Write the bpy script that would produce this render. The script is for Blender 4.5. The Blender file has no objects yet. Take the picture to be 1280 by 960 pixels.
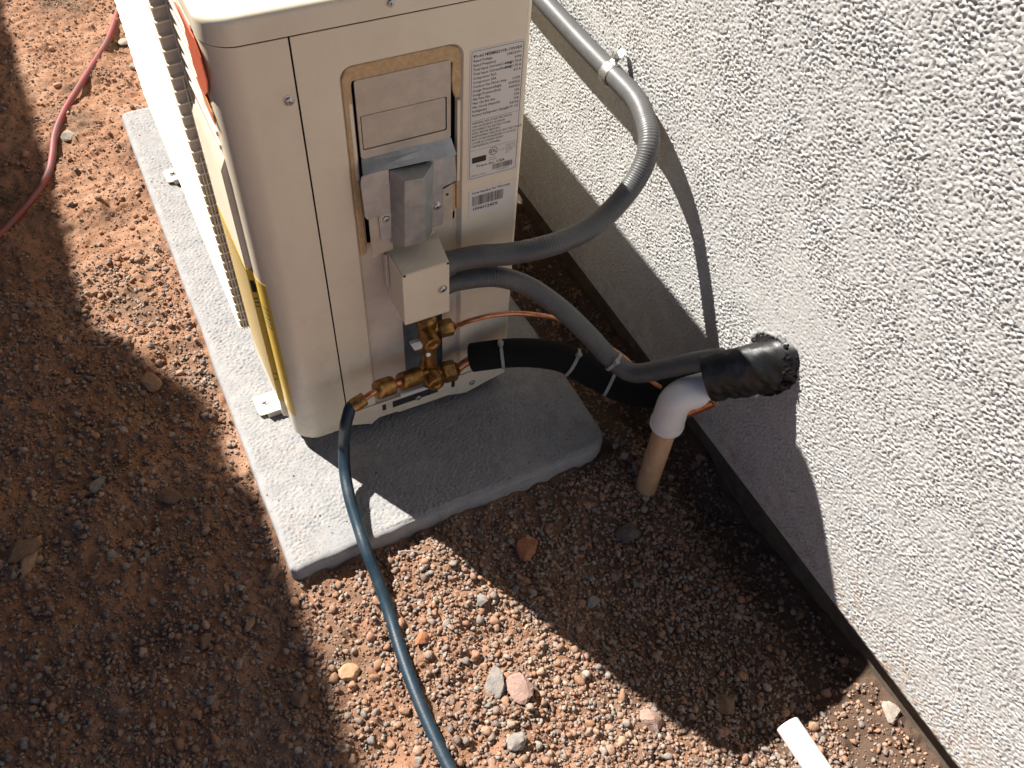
import bpy, bmesh, math, random
import numpy as np
from mathutils import Vector, Matrix, Quaternion
random.seed(7); RNG = np.random.default_rng(11)
S = bpy.context.scene
C = S.collection
# ---------------------------------------------------------------- camera, sky, sun, exposure
R_CAM = np.array([[0.89310, -0.44620, 0.05494], [-0.31961702, -0.71640819, -0.62016471], [0.31610873, 0.53638358, -0.7825394]])
R_CAM[0] = np.cross(R_CAM[1], R_CAM[2])
CAM = np.array([-0.09448845, -0.74317985, 1.04784988]); FOC = 1088.3047
cam = bpy.data.cameras.new('camera'); camo = bpy.data.objects.new('camera', cam); C.objects.link(camo)
cam.sensor_width = 36.0; cam.lens = 36.0 * FOC / 1280.0; cam.clip_start = 0.01; cam.clip_end = 200
M = Matrix([[*map(float, r)] for r in np.stack([R_CAM[0], -R_CAM[1], -R_CAM[2]], 1)]).to_4x4()
M.translation = Vector([*map(float, CAM)]); camo.matrix_world = M
S.camera = camo
S.render.resolution_x = 1024; S.render.resolution_y = 768
SUN = Vector((0.552, -1.0, -1.19)).normalized()
w = bpy.data.worlds.new('World'); S.world = w; w.use_nodes = True
nt = w.node_tree; bg = nt.nodes['Background']; sky = nt.nodes.new('ShaderNodeTexSky')
sky.sky_type = 'NISHITA'; sky.sun_disc = False
sky.sun_elevation = math.asin(-SUN.z); sky.sun_rotation = math.atan2(-SUN.x, -SUN.y)
sky.air_density = 0.6; sky.dust_density = 0.2; sky.altitude = 1500
nt.links.new(sky.outputs[0], bg.inputs[0]); bg.inputs[1].default_value = 0.05
sl = bpy.data.lights.new('sun', 'SUN'); sl.energy = 5.0; sl.angle = math.radians(0.5); sl.color = (1.0, 0.955, 0.90)
so = bpy.data.objects.new('sun', sl); C.objects.link(so); so.rotation_mode = 'QUATERNION'
so.rotation_quaternion = SUN.to_track_quat('-Z', 'Y'); so.location = (-2, 3, 4)
S.view_settings.view_transform = 'Standard'; S.view_settings.look = 'None'
S.view_settings.exposure = 1.25; S.view_settings.gamma = 1.0
S.render.engine = 'CYCLES'

# dimensions of the place (metres): unit end face is y=0, front face x=0, wall x=XW
W = 0.33; XS = 0.0755; ZS = 0.6126; HT = 0.640; LEN = 0.90; XW = 0.5514; PADZ = -0.02

def pt(px, py, ax, val):
    """point of the plane axis=val that the calibrated photograph shows at px, py"""
    d = R_CAM.T @ np.array([(px - 640) / FOC, (py - 480) / FOC, 1.0])
    t = (val - CAM[ax]) / d[ax]
    return Vector([*map(float, CAM + t * d)])

# ---------------------------------------------------------------- mesh helpers
class MB:
    def __init__(s): s.v = []; s.f = []
    def add(s, vs, fs):
        o = len(s.v); s.v += [tuple(v) for v in vs]; s.f += [tuple(i + o for i in f) for f in fs]; return s
    def box(s, x0, x1, y0, y1, z0, z1):
        return s.add([(x0, y0, z0), (x1, y0, z0), (x1, y1, z0), (x0, y1, z0), (x0, y0, z1), (x1, y0, z1), (x1, y1, z1), (x0, y1, z1)],
                     [(0, 3, 2, 1), (4, 5, 6, 7), (0, 1, 5, 4), (1, 2, 6, 5), (2, 3, 7, 6), (3, 0, 4, 7)])
    def loft(s, rings, cap0=True, cap1=True, closed=True):
        n = len(rings[0]); vs = [p for r in rings for p in r]; fs = []
        for i in range(len(rings) - 1):
            for j in range(n if closed else n - 1):
                k = (j + 1) % n
                fs.append((i * n + j, i * n + k, (i + 1) * n + k, (i + 1) * n + j))
        if cap0: fs.append(tuple(range(n))[::-1])
        if cap1: fs.append(tuple((len(rings) - 1) * n + j for j in range(n)))
        return s.add(vs, fs)
    def tube(s, path, rad, n=16, caps=True, sq=None):
        P = [Vector(p) for p in path]; T = []
        for i in range(len(P)):
            T.append((P[min(i + 1, len(P) - 1)] - P[max(i - 1, 0)]).normalized())
        up = Vector((0, 0, 1)) if abs(T[0].z) < 0.9 else Vector((1, 0, 0))
        nrm = (up - T[0] * up.dot(T[0])).normalized(); rings = []
        for i, p in enumerate(P):
            nrm = (nrm - T[i] * nrm.dot(T[i])).normalized(); b = T[i].cross(nrm)
            r = rad[i] if hasattr(rad, '__len__') else rad
            a, c = sq if sq else (1, 1)
            rings.append([p + nrm * (math.cos(t) * r * a) + b * (math.sin(t) * r * c) for t in [2 * math.pi * k / n for k in range(n)]])
        return s.loft(rings, caps, caps)
    def lathe(s, o, ax, prof, n=24, rot=0.0):
        o = Vector(o); ax = Vector(ax).normalized()
        up = Vector((0, 0, 1)) if abs(ax.z) < 0.9 else Vector((1, 0, 0))
        u = (up - ax * up.dot(ax)).normalized(); b = ax.cross(u)
        rings = [[o + ax * t + u * (math.cos(q + rot) * r) + b * (math.sin(q + rot) * r) for q in [2 * math.pi * k / n for k in range(n)]] for t, r in prof]
        return s.loft(rings)
    def plate(s, outline, holes, fn, t0, t1):
        """flat sheet with holes: 2D loops mapped by fn(u, v, t)"""
        bm = bmesh.new(); loops = [outline] + holes; es = []; allv = []
        for lp in loops:
            vs = [bm.verts.new((u, v, 0)) for u, v in lp]; allv += vs
            es += [bm.edges.new((vs[i], vs[(i + 1) % len(vs)])) for i in range(len(vs))]
        bmesh.ops.triangle_fill(bm, use_beauty=True, edges=es, normal=(0, 0, 1))
        bm.verts.index_update()
        vs2 = [(v.co.x, v.co.y) for v in bm.verts]; fs = [tuple(v.index for v in f.verts) for f in bm.faces]; bm.free()
        n = len(vs2)
        F = fs + [tuple(i + n for i in f)[::-1] for f in fs]
        k = 0
        for lp in loops:
            m = len(lp)
            F += [(k + i, k + (i + 1) % m, n + k + (i + 1) % m, n + k + i) for i in range(m)]; k += m
        return s.add([fn(u, v, t0) for u, v in vs2] + [fn(u, v, t1) for u, v in vs2], F)
    def build(s, name, mat, parent=None, smooth=True, bevel=0, angle=35, label=None, fix=True, seg=2):
        me = bpy.data.meshes.new(name); me.from_pydata([tuple(map(float, v)) for v in s.v], [], s.f)
        if fix:
            bm = bmesh.new(); bm.from_mesh(me); bmesh.ops.recalc_face_normals(bm, faces=bm.faces); bm.to_mesh(me); bm.free()
        me.materials.append(mat)
        if smooth:
            me.polygons.foreach_set('use_smooth', [True] * len(me.polygons)); me.set_sharp_from_angle(angle=math.radians(angle))
        o = bpy.data.objects.new(name, me); C.objects.link(o)
        if parent: o.parent = parent; o.matrix_parent_inverse = Matrix.Identity(4); o.location = -wloc(parent)
        if bevel:
            b = o.modifiers.new('bevel', 'BEVEL'); b.width = bevel; b.segments = seg; b.limit_method = 'ANGLE'; b.angle_limit = math.radians(40)
        if label: o['label'] = label
        return o
def wloc(o):
    l = Vector((0, 0, 0))
    while o: l += o.location; o = o.parent
    return l
def thing(name, label, cat, loc=(0, 0, 0), group=None):
    o = bpy.data.objects.new(name, None); C.objects.link(o); o.location = loc; o.empty_display_size = 0.02
    return tag(o, label, cat, group)
def tag(o, label=None, cat=None, group=None, kind=None):
    if label: o['label'] = label
    if cat: o['category'] = cat
    if group: o['group'] = group
    if kind: o['kind'] = kind
    return o
def smooth_path(P, step=0.004):
    P = [Vector(p) for p in P]; Q = [P[0] * 2 - P[1]] + P + [P[-1] * 2 - P[-2]]; out = []
    for i in range(1, len(Q) - 2):
        a, b, c, d = Q[i - 1:i + 3]; n = max(2, int((c - b).length / step))
        for k in range(n):
            t = k / n
            out.append(0.5 * (2 * b + (c - a) * t + (2 * a - 5 * b + 4 * c - d) * t * t + (3 * b - a - 3 * c + d) * t ** 3))
    out.append(P[-1]); return out
def rrect(x0, x1, y0, y1, r, n=6):
    pts = []
    for cx, cy, a in ((x1 - r, y1 - r, 0), (x0 + r, y1 - r, 90), (x0 + r, y0 + r, 180), (x1 - r, y0 + r, 270)):
        for k in range(n + 1):
            t = math.radians(a + 90 * k / n); pts.append((cx + r * math.cos(t), cy + r * math.sin(t)))
    return pts
rect = lambda x0, x1, y0, y1: [(x0, y0), (x1, y0), (x1, y1), (x0, y1)]
YF = lambda u, v, t: (u, t, v)          # plane facing -y
XF = lambda u, v, t: (t, u, v)          # plane facing -x

# ---------------------------------------------------------------- materials
def nodes(name):
    m = bpy.data.materials.new(name); m.use_nodes = True; nt = m.node_tree
    return m, nt, nt.nodes['Principled BSDF']
def N(nt, t, **kw):
    n = nt.nodes.new(t)
    for k, v in kw.items():
        if k in n.inputs: n.inputs[k].default_value = v
        else: setattr(n, k, v)
    return n
def mat(name, col, rough=0.5, metal=0.0, var=0.0, vscale=30, bump=0.0, bscale=200, col2=None, rvar=0.0, spec=0.5, stretch=None, coat=0, bdist=0.001):
    m, nt, b = nodes(name)
    b.inputs['Base Color'].default_value = (*col, 1); b.inputs['Roughness'].default_value = rough
    b.inputs['Metallic'].default_value = metal; b.inputs['Specular IOR Level'].default_value = spec
    if coat: b.inputs['Coat Weight'].default_value = coat
    tc = N(nt, 'ShaderNodeTexCoord'); vec = tc.outputs['Object']
    if stretch:
        mp = N(nt, 'ShaderNodeMapping'); mp.inputs['Scale'].default_value = stretch; nt.links.new(vec, mp.inputs[0]); vec = mp.outputs[0]
    if var or rvar:
        n = N(nt, 'ShaderNodeTexNoise', Scale=vscale, Detail=6.0, Roughness=0.65); nt.links.new(vec, n.inputs['Vector'])
    if var:
        r = N(nt, 'ShaderNodeValToRGB'); c2 = col2 if col2 else tuple(c * (1 - var) for c in col)
        r.color_ramp.elements[0].position = 0.35; r.color_ramp.elements[0].color = (*c2, 1)
        r.color_ramp.elements[1].position = 0.65; r.color_ramp.elements[1].color = (*col, 1)
        nt.links.new(n.outputs['Fac'], r.inputs[0]); nt.links.new(r.outputs[0], b.inputs['Base Color'])
    if rvar:
        mr = N(nt, 'ShaderNodeMapRange'); mr.inputs[3].default_value = max(0.02, rough - rvar); mr.inputs[4].default_value = rough + rvar
        nt.links.new(n.outputs['Fac'], mr.inputs[0]); nt.links.new(mr.outputs[0], b.inputs['Roughness'])
    if bump:
        nb = N(nt, 'ShaderNodeTexNoise', Scale=bscale, Detail=4.0); nt.links.new(vec, nb.inputs['Vector'])
        bp = N(nt, 'ShaderNodeBump', Strength=min(1, bump), Distance=bdist); nt.links.new(nb.outputs['Fac'], bp.inputs['Height'])
        nt.links.new(bp.outputs[0], b.inputs['Normal'])
    return m
def mix_ramp(nt, vec, scale, stops, detail=6, rough=0.6):
    n = N(nt, 'ShaderNodeTexNoise', Scale=scale, Detail=float(detail), Roughness=rough); nt.links.new(vec, n.inputs['Vector'])
    r = N(nt, 'ShaderNodeValToRGB'); e = r.color_ramp.elements
    e[0].position, e[0].color = stops[0][0], (*stops[0][1], 1); e[1].position, e[1].color = stops[-1][0], (*stops[-1][1], 1)
    for p, c in stops[1:-1]:
        q = e.new(p); q.color = (*c, 1)
    nt.links.new(n.outputs['Fac'], r.inputs[0]); return n, r

CREAM = mat('cream_painted_steel', (0.83, 0.72, 0.555), 0.30, var=0.10, vscale=11, bump=0.35, bscale=9, rvar=0.08, col2=(0.77, 0.66, 0.50), bdist=0.004, stretch=(1, 1, 0.45))
def dust(m, zlo, zhi, amt, col=(0.30, 0.17, 0.10)):
    nt = m.node_tree; b = nt.nodes['Principled BSDF']; src = b.inputs['Base Color'].links[0].from_socket if b.inputs['Base Color'].links else None
    tc = N(nt, 'ShaderNodeTexCoord'); sp_ = N(nt, 'ShaderNodeSeparateXYZ'); nt.links.new(tc.outputs['Object'], sp_.inputs[0])
    mr = N(nt, 'ShaderNodeMapRange'); mr.inputs[1].default_value = zhi; mr.inputs[2].default_value = zlo; mr.inputs[3].default_value = 0.25; nt.links.new(sp_.outputs['Z'], mr.inputs[0])
    n = N(nt, 'ShaderNodeTexNoise', Scale=23.0, Detail=9.0, Roughness=0.72); nt.links.new(tc.outputs['Object'], n.inputs['Vector'])
    r2 = N(nt, 'ShaderNodeMapRange'); r2.inputs[1].default_value = 0.5; r2.inputs[2].default_value = 0.75; nt.links.new(n.outputs['Fac'], r2.inputs[0])
    a = N(nt, 'ShaderNodeMath', operation='MULTIPLY'); nt.links.new(mr.outputs[0], a.inputs[0]); nt.links.new(r2.outputs[0], a.inputs[1])
    c = N(nt, 'ShaderNodeMath', operation='MULTIPLY'); nt.links.new(a.outputs[0], c.inputs[0]); c.inputs[1].default_value = amt
    mx = N(nt, 'ShaderNodeMix', data_type='RGBA'); nt.links.new(c.outputs[0], mx.inputs[0]); nt.links.new(src, mx.inputs[6]); mx.inputs[7].default_value = (*col, 1)
    nt.links.new(mx.outputs[2], b.inputs['Base Color'])
dust(CREAM, 0.0, 0.30, 0.55, (0.42, 0.29, 0.20))
CREAM2 = mat('cream_painted_steel_dusty', (0.70, 0.60, 0.49), 0.45, var=0.2, vscale=16, bump=0.2, bscale=60, rvar=0.1)
GALV = mat('galvanised_steel', (0.52, 0.53, 0.54), 0.36, metal=0.75, var=0.35, vscale=60, bump=0.3, bscale=50, rvar=0.14, col2=(0.38, 0.41, 0.43))
COVER = mat('beige_cover_plate', (0.58, 0.50, 0.41), 0.45, metal=0.25, var=0.2, vscale=40, bump=0.2, bscale=60, rvar=0.1)
ZINC = mat('bright_zinc', (0.62, 0.62, 0.61), 0.38, metal=1.0, var=0.3, vscale=300, rvar=0.1)
BRASS = mat('brass', (0.50, 0.28, 0.09), 0.36, metal=0.9, var=0.5, vscale=160, col2=(0.22, 0.115, 0.04), bump=0.5, bscale=500, rvar=0.12)
COPPER = mat('copper', (0.72, 0.33, 0.18), 0.33, metal=0.85, var=0.4, vscale=110, col2=(0.45, 0.18, 0.09), rvar=0.12)
FOAMT = mat('tan_gasket_foam', (0.68, 0.47, 0.26), 0.95, var=0.25, vscale=200, bump=0.8, bscale=900, spec=0.1)
BLACKFOAM = mat('black_insulation_foam', (0.010, 0.010, 0.010), 0.95, bump=0.4, bscale=700, spec=0.2)
TAPE = mat('black_vinyl_tape', (0.009, 0.009, 0.009), 0.5, var=0.3, vscale=60, bump=0.9, bscale=60, rvar=0.15, bdist=0.003, stretch=(1, 0.35, 1))
GREYPVC = mat('grey_conduit_jacket', (0.095, 0.095, 0.094), 0.42, var=0.12, vscale=50, rvar=0.08, bump=0.15, bscale=500)
WHITEPVC = mat('white_pvc', (0.86, 0.83, 0.79), 0.32, var=0.08, vscale=30, rvar=0.08)
TANPVC = mat('tan_cpvc', (0.72, 0.46, 0.26), 0.4, var=0.22, vscale=45, rvar=0.1, col2=(0.52, 0.31, 0.17), stretch=(1, 1, 0.4))
TIE = mat('pale_nylon', (0.30, 0.30, 0.28), 0.45)
WHITETAB = mat('white_plastic', (0.78, 0.76, 0.72), 0.4)
BLUE = mat('blue_rubber_hose', (0.011, 0.033, 0.052), 0.45, var=0.25, vscale=60, rvar=0.1, bump=0.2, bscale=400)
RED = mat('red_rubber_hose', (0.30, 0.045, 0.04), 0.5, var=0.5, vscale=28, rvar=0.1, col2=(0.15, 0.085, 0.08))
DARK = mat('dark_interior', (0.03, 0.03, 0.03), 0.8)
GREYINS = mat('grey_interior_sheet', (0.20, 0.22, 0.24), 0.7, var=0.2, vscale=60)
PAPER = mat('silver_white_label', (0.74, 0.70, 0.64), 0.35, var=0.06, vscale=30)
INK = mat('black_ink', (0.02, 0.02, 0.022), 0.5)
GREYINK = mat('grey_ink', (0.25, 0.25, 0.25), 0.5)
YELLOW = mat('yellow_label', (0.84, 0.55, 0.10), 0.4, var=0.06, vscale=40)
REDBADGE = mat('red_badge', (0.55, 0.10, 0.045), 0.35)
ORANGEINK = mat('orange_edge', (0.72, 0.28, 0.12), 0.4)
SEAL = mat('grey_sealant', (0.30, 0.30, 0.29), 0.6, var=0.5, vscale=90, bump=0.9, bscale=120)

def stucco_mat(name, a, b_, dirt):
    m, nt, b = nodes(name); tc = N(nt, 'ShaderNodeTexCoord'); v = tc.outputs['Object']
    _, r = mix_ramp(nt, v, 35, [(0.3, b_), (0.7, a)])
    _, r2 = mix_ramp(nt, v, 420, [(0.30, (0.72, 0.69, 0.64)), (0.55, (1, 1, 1))], 3)
    mx = N(nt, 'ShaderNodeMix', data_type='RGBA', blend_type='MULTIPLY'); mx.inputs[0].default_value = 1
    nt.links.new(r.outputs[0], mx.inputs[6]); nt.links.new(r2.outputs[0], mx.inputs[7])
    # splashed soil low on the wall
    sep = N(nt, 'ShaderNodeSeparateXYZ'); nt.links.new(v, sep.inputs[0])
    mr = N(nt, 'ShaderNodeMapRange'); mr.inputs[1].default_value = 0.12; mr.inputs[2].default_value = 0.0; nt.links.new(sep.outputs['Z'], mr.inputs[0])
    nz, rr = mix_ramp(nt, v, 60, [(0.45, (0, 0, 0)), (0.7, (1, 1, 1))])
    mu = N(nt, 'ShaderNodeMath', operation='MULTIPLY'); nt.links.new(mr.outputs[0], mu.inputs[0]); nt.links.new(rr.outputs[0], mu.inputs[1])
    mu2 = N(nt, 'ShaderNodeMath', operation='MULTIPLY'); nt.links.new(mu.outputs[0], mu2.inputs[0]); mu2.inputs[1].default_value = 0.85
    mx2 = N(nt, 'ShaderNodeMix', data_type='RGBA'); nt.links.new(mu2.outputs[0], mx2.inputs[0])
    nt.links.new(mx.outputs[2], mx2.inputs[6]); mx2.inputs[7].default_value = (*dirt, 1)
    nt.links.new(mx2.outputs[2], b.inputs['Base Color']); b.inputs['Roughness'].default_value = 0.95; b.inputs['Specular IOR Level'].default_value = 0.15
    nb = N(nt, 'ShaderNodeTexNoise', Scale=700.0, Detail=3.0); nt.links.new(v, nb.inputs['Vector'])
    bp = N(nt, 'ShaderNodeBump', Strength=0.5, Distance=0.0008); nt.links.new(nb.outputs['Fac'], bp.inputs['Height']); nt.links.new(bp.outputs[0], b.inputs['Normal'])
    return m
STUCCO = stucco_mat('dashed_stucco', (0.60, 0.595, 0.58), (0.52, 0.515, 0.50), (0.42, 0.27, 0.18))
PADM = stucco_mat('pad_concrete', (0.33, 0.33, 0.33), (0.285, 0.285, 0.285), (0.36, 0.34, 0.32))
FOOT = mat('footing_concrete', (0.16, 0.13, 0.10), 0.95, var=0.4, vscale=40, bump=0.8, bscale=120, spec=0.1)
BLOCK = mat('garden_wall_block', (0.30, 0.26, 0.22), 0.95, var=0.3, vscale=6, bump=0.8, bscale=60, spec=0.1)
dust(PADM, -0.06, -0.02, 0.6); dust(FOOT, -0.1, 0.0, 0.9, (0.20, 0.11, 0.07)); dust(BLUE, -0.06, 0.1, 0.35, (0.16, 0.11, 0.08)); dust(GREYPVC, 0.15, 0.5, 0.35, (0.22, 0.20, 0.17)); dust(TANPVC, -0.12, 0.12, 0.6, (0.30, 0.17, 0.10)); dust(WHITEPVC, -0.1, 0.25, 0.12, (0.45, 0.34, 0.25))
def soil_mat():
    m, nt, b = nodes('dry_soil'); tc = N(nt, 'ShaderNodeTexCoord'); v = tc.outputs['Object']
    _, r = mix_ramp(nt, v, 7, [(0.33, (0.19, 0.125, 0.085)), (0.48, (0.35, 0.19, 0.115)), (0.66, (0.43, 0.255, 0.165))], 8)
    _, r2 = mix_ramp(nt, v, 170, [(0.3, (0.55, 0.52, 0.5)), (0.5, (1, 1, 1)), (0.75, (1.15, 1.15, 1.2))], 5, 0.8)
    mx = N(nt, 'ShaderNodeMix', data_type='RGBA', blend_type='MULTIPLY'); mx.inputs[0].default_value = 1
    nt.links.new(r.outputs[0], mx.inputs[6]); nt.links.new(r2.outputs[0], mx.inputs[7])
    # gravelly fines towards the house wall, painted darker to deepen the shade there
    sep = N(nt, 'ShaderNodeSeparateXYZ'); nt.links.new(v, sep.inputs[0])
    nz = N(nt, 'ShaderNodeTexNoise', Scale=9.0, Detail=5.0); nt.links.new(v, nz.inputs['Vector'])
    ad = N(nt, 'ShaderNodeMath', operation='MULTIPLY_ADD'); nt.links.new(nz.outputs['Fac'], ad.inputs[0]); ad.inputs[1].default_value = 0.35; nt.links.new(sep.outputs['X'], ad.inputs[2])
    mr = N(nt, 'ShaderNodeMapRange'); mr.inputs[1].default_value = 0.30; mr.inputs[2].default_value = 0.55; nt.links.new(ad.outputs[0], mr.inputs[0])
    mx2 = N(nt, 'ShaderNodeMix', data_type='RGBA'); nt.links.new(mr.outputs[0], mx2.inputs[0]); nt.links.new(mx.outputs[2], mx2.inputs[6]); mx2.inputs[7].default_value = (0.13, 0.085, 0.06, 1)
    nt.links.new(mx2.outputs[2], b.inputs['Base Color']); b.inputs['Roughness'].default_value = 1.0; b.inputs['Specular IOR Level'].default_value = 0.1
    nb = N(nt, 'ShaderNodeTexNoise', Scale=420.0, Detail=6.0, Roughness=0.7); nt.links.new(v, nb.inputs['Vector'])
    bp = N(nt, 'ShaderNodeBump', Strength=1.0, Distance=0.0032); nt.links.new(nb.outputs['Fac'], bp.inputs['Height']); nt.links.new(bp.outputs[0], b.inputs['Normal'])
    return m
SOIL = soil_mat()
def pebble_mat(name, cols):
    m, nt, b = nodes(name); g = N(nt, 'ShaderNodeNewGeometry'); r = N(nt, 'ShaderNodeValToRGB'); r.color_ramp.interpolation = 'LINEAR'
    e = r.color_ramp.elements; e[0].color = (*cols[0], 1); e[1].color = (*cols[-1], 1)
    for i, c in enumerate(cols[1:-1]): q = e.new((i + 1) / (len(cols) - 1)); q.color = (*c, 1)
    nt.links.new(g.outputs['Random Per Island'], r.inputs[0])
    tc = N(nt, 'ShaderNodeTexCoord'); _, r2 = mix_ramp(nt, tc.outputs['Object'], 500, [(0.3, (0.65, 0.62, 0.6)), (0.65, (1.1, 1.1, 1.1))], 4)
    mx = N(nt, 'ShaderNodeMix', data_type='RGBA', blend_type='MULTIPLY'); mx.inputs[0].default_value = 1
    nt.links.new(r.outputs[0], mx.inputs[6]); nt.links.new(r2.outputs[0], mx.inputs[7]); nt.links.new(mx.outputs[2], b.inputs['Base Color'])
    b.inputs['Roughness'].default_value = 0.95; b.inputs['Specular IOR Level'].default_value = 0.15
    nb = N(nt, 'ShaderNodeTexNoise', Scale=900.0, Detail=3.0); nt.links.new(tc.outputs['Object'], nb.inputs['Vector'])
    bp = N(nt, 'ShaderNodeBump', Strength=0.7, Distance=0.0008); nt.links.new(nb.outputs['Fac'], bp.inputs['Height']); nt.links.new(bp.outputs[0], b.inputs['Normal'])
    return m
PEB = pebble_mat('mixed_gravel', [(0.17, 0.11, 0.08), (0.26, 0.215, 0.185), (0.33, 0.19, 0.125), (0.20, 0.185, 0.17), (0.37, 0.26, 0.19), (0.29, 0.26, 0.23), (0.27, 0.14, 0.085), (0.40, 0.34, 0.28), (0.22, 0.20, 0.18)])
CLOD = pebble_mat('soil_clods', [(0.32, 0.18, 0.11), (0.39, 0.225, 0.145), (0.28, 0.17, 0.11), (0.45, 0.30, 0.21), (0.36, 0.195, 0.12)])

# ---------------------------------------------------------------- relief noise
def band(n, step, lam, seed, an=1.0, ang=0.0, bw=0.45):
    g = np.random.default_rng(seed).standard_normal((n, n)); f = np.fft.fftfreq(n, step)
    fx, fy = np.meshgrid(f, f, indexing='ij'); c, s_ = math.cos(ang), math.sin(ang)
    a, b = (fx * c + fy * s_) * an, (-fx * s_ + fy * c)
    k = np.sqrt(a * a + b * b) * lam
    H = np.exp(-((np.log(np.maximum(k, 1e-6))) ** 2) / (2 * bw * bw))
    o = np.real(np.fft.ifft2(np.fft.fft2(g) * H)); return (o / o.std()).astype(np.float32)
def sample(t, step, X, Y):
    n = t.shape[0]; u = (X / step) % n; v = (Y / step) % n
    i = u.astype(int); j = v.astype(int); a = u - i; b = v - j; i2 = (i + 1) % n; j2 = (j + 1) % n
    return t[i, j] * (1 - a) * (1 - b) + t[i2, j] * a * (1 - b) + t[i, j2] * (1 - a) * b + t[i2, j2] * a * b
def grid(name, P, mat_, parent=None, flip=False):
    nu, nv = P.shape[:2]; me = bpy.data.meshes.new(name)
    me.vertices.add(nu * nv); me.vertices.foreach_set('co', P.reshape(-1).astype(np.float32))
    idx = np.arange(nu * nv).reshape(nu, nv)
    q = np.stack([idx[:-1, :-1], idx[1:, :-1], idx[1:, 1:], idx[:-1, 1:]], -1).reshape(-1, 4)
    if flip: q = q[:, ::-1]
    nf = len(q); me.loops.add(nf * 4); me.loops.foreach_set('vertex_index', q.reshape(-1).astype(np.int32))
    me.polygons.add(nf); me.polygons.foreach_set('loop_start', np.arange(0, nf * 4, 4, dtype=np.int32))
    me.polygons.foreach_set('use_smooth', np.ones(nf, bool)); me.update(calc_edges=True); me.materials.append(mat_)
    o = bpy.data.objects.new(name, me); C.objects.link(o)
    if parent: o.parent = parent; o.location = -wloc(parent)
    return o

# ---------------------------------------------------------------- ground
def ss(a, b, x):
    t = np.clip((x - a) / (b - a), 0, 1); return t * t * (3 - 2 * t)
GS = 0.003; GN = 1024
g_a = band(GN, GS, 0.16, 1); g_b = band(GN, GS, 0.04, 2); g_c = band(GN, GS, 0.013, 3); g_d = band(GN, GS, 0.008, 4)
def gz(x, y):
    x = np.asarray(x, float); y = np.asarray(y, float)
    z = -0.052 - 0.048 * ss(0.04, 0.34, x) * ss(-0.17, -0.42, y) - 0.052 * ss(0.45, 0.55, x) * ss(-0.55, -0.2, y) - 0.004 * ss(0.3, 0.55, x) + 0.022 * ss(0.52, 0.585, x)
    z = z + 0.010 * np.exp(-(((x - 0.11) / 0.06) ** 2 + ((y + 0.225) / 0.045) ** 2))
    dpx = np.maximum(np.maximum(-0.072 - x, x - 0.424), 0); dpy = np.maximum(np.maximum(-0.175 - y, y - 0.931), 0); dp = np.hypot(dpx, dpy)
    z = z + (0.005 + 0.0025 * sample(g_b, GS, x + 0.3, y)) * np.exp(-dp / 0.014)
    far = ss(2.5, 1.2, np.maximum(np.abs(x), np.abs(y - 0.3)))
    rel = 0.0035 * sample(g_a, GS, x, y) + 0.0016 * sample(g_b, GS, x, y)
    cl = sample(g_c, GS, x, y); rough = 0.35 + 0.65 * ss(-0.6, 0.8, sample(g_a, GS, x + 0.7, y + 1.1))
    return z + far * (rel + rough * (0.0013 * cl + 0.0008 * np.maximum(sample(g_d, GS, x, y), -0.5)))
xs = np.concatenate([[-9, -6, -4, -3, -2.2, -1.6, -1.2, -0.9, -0.75, -0.62], np.arange(-0.52, 0.585, GS), [0.6, 0.9, 3.0]])
ys = np.concatenate([[-9, -5, -3, -2, -1.5, -1.2, -1.0, -0.92], np.arange(-0.86, 1.70, GS), [1.75, 1.9, 2.2, 2.8, 3.6, 5, 9]])
X, Y = np.meshgrid(xs, ys, indexing='ij')
Z = gz(X, Y)
inpad = (X > -0.06) & (X < 0.40) & (Y > -0.16) & (Y < 0.92); Z[inpad] = np.minimum(Z[inpad], -0.06)
ground = grid('ground', np.stack([X, Y, Z], -1), SOIL); ground['kind'] = 'structure'
ground['label'] = 'bare reddish soil with gravel around the concrete pad'

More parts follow.
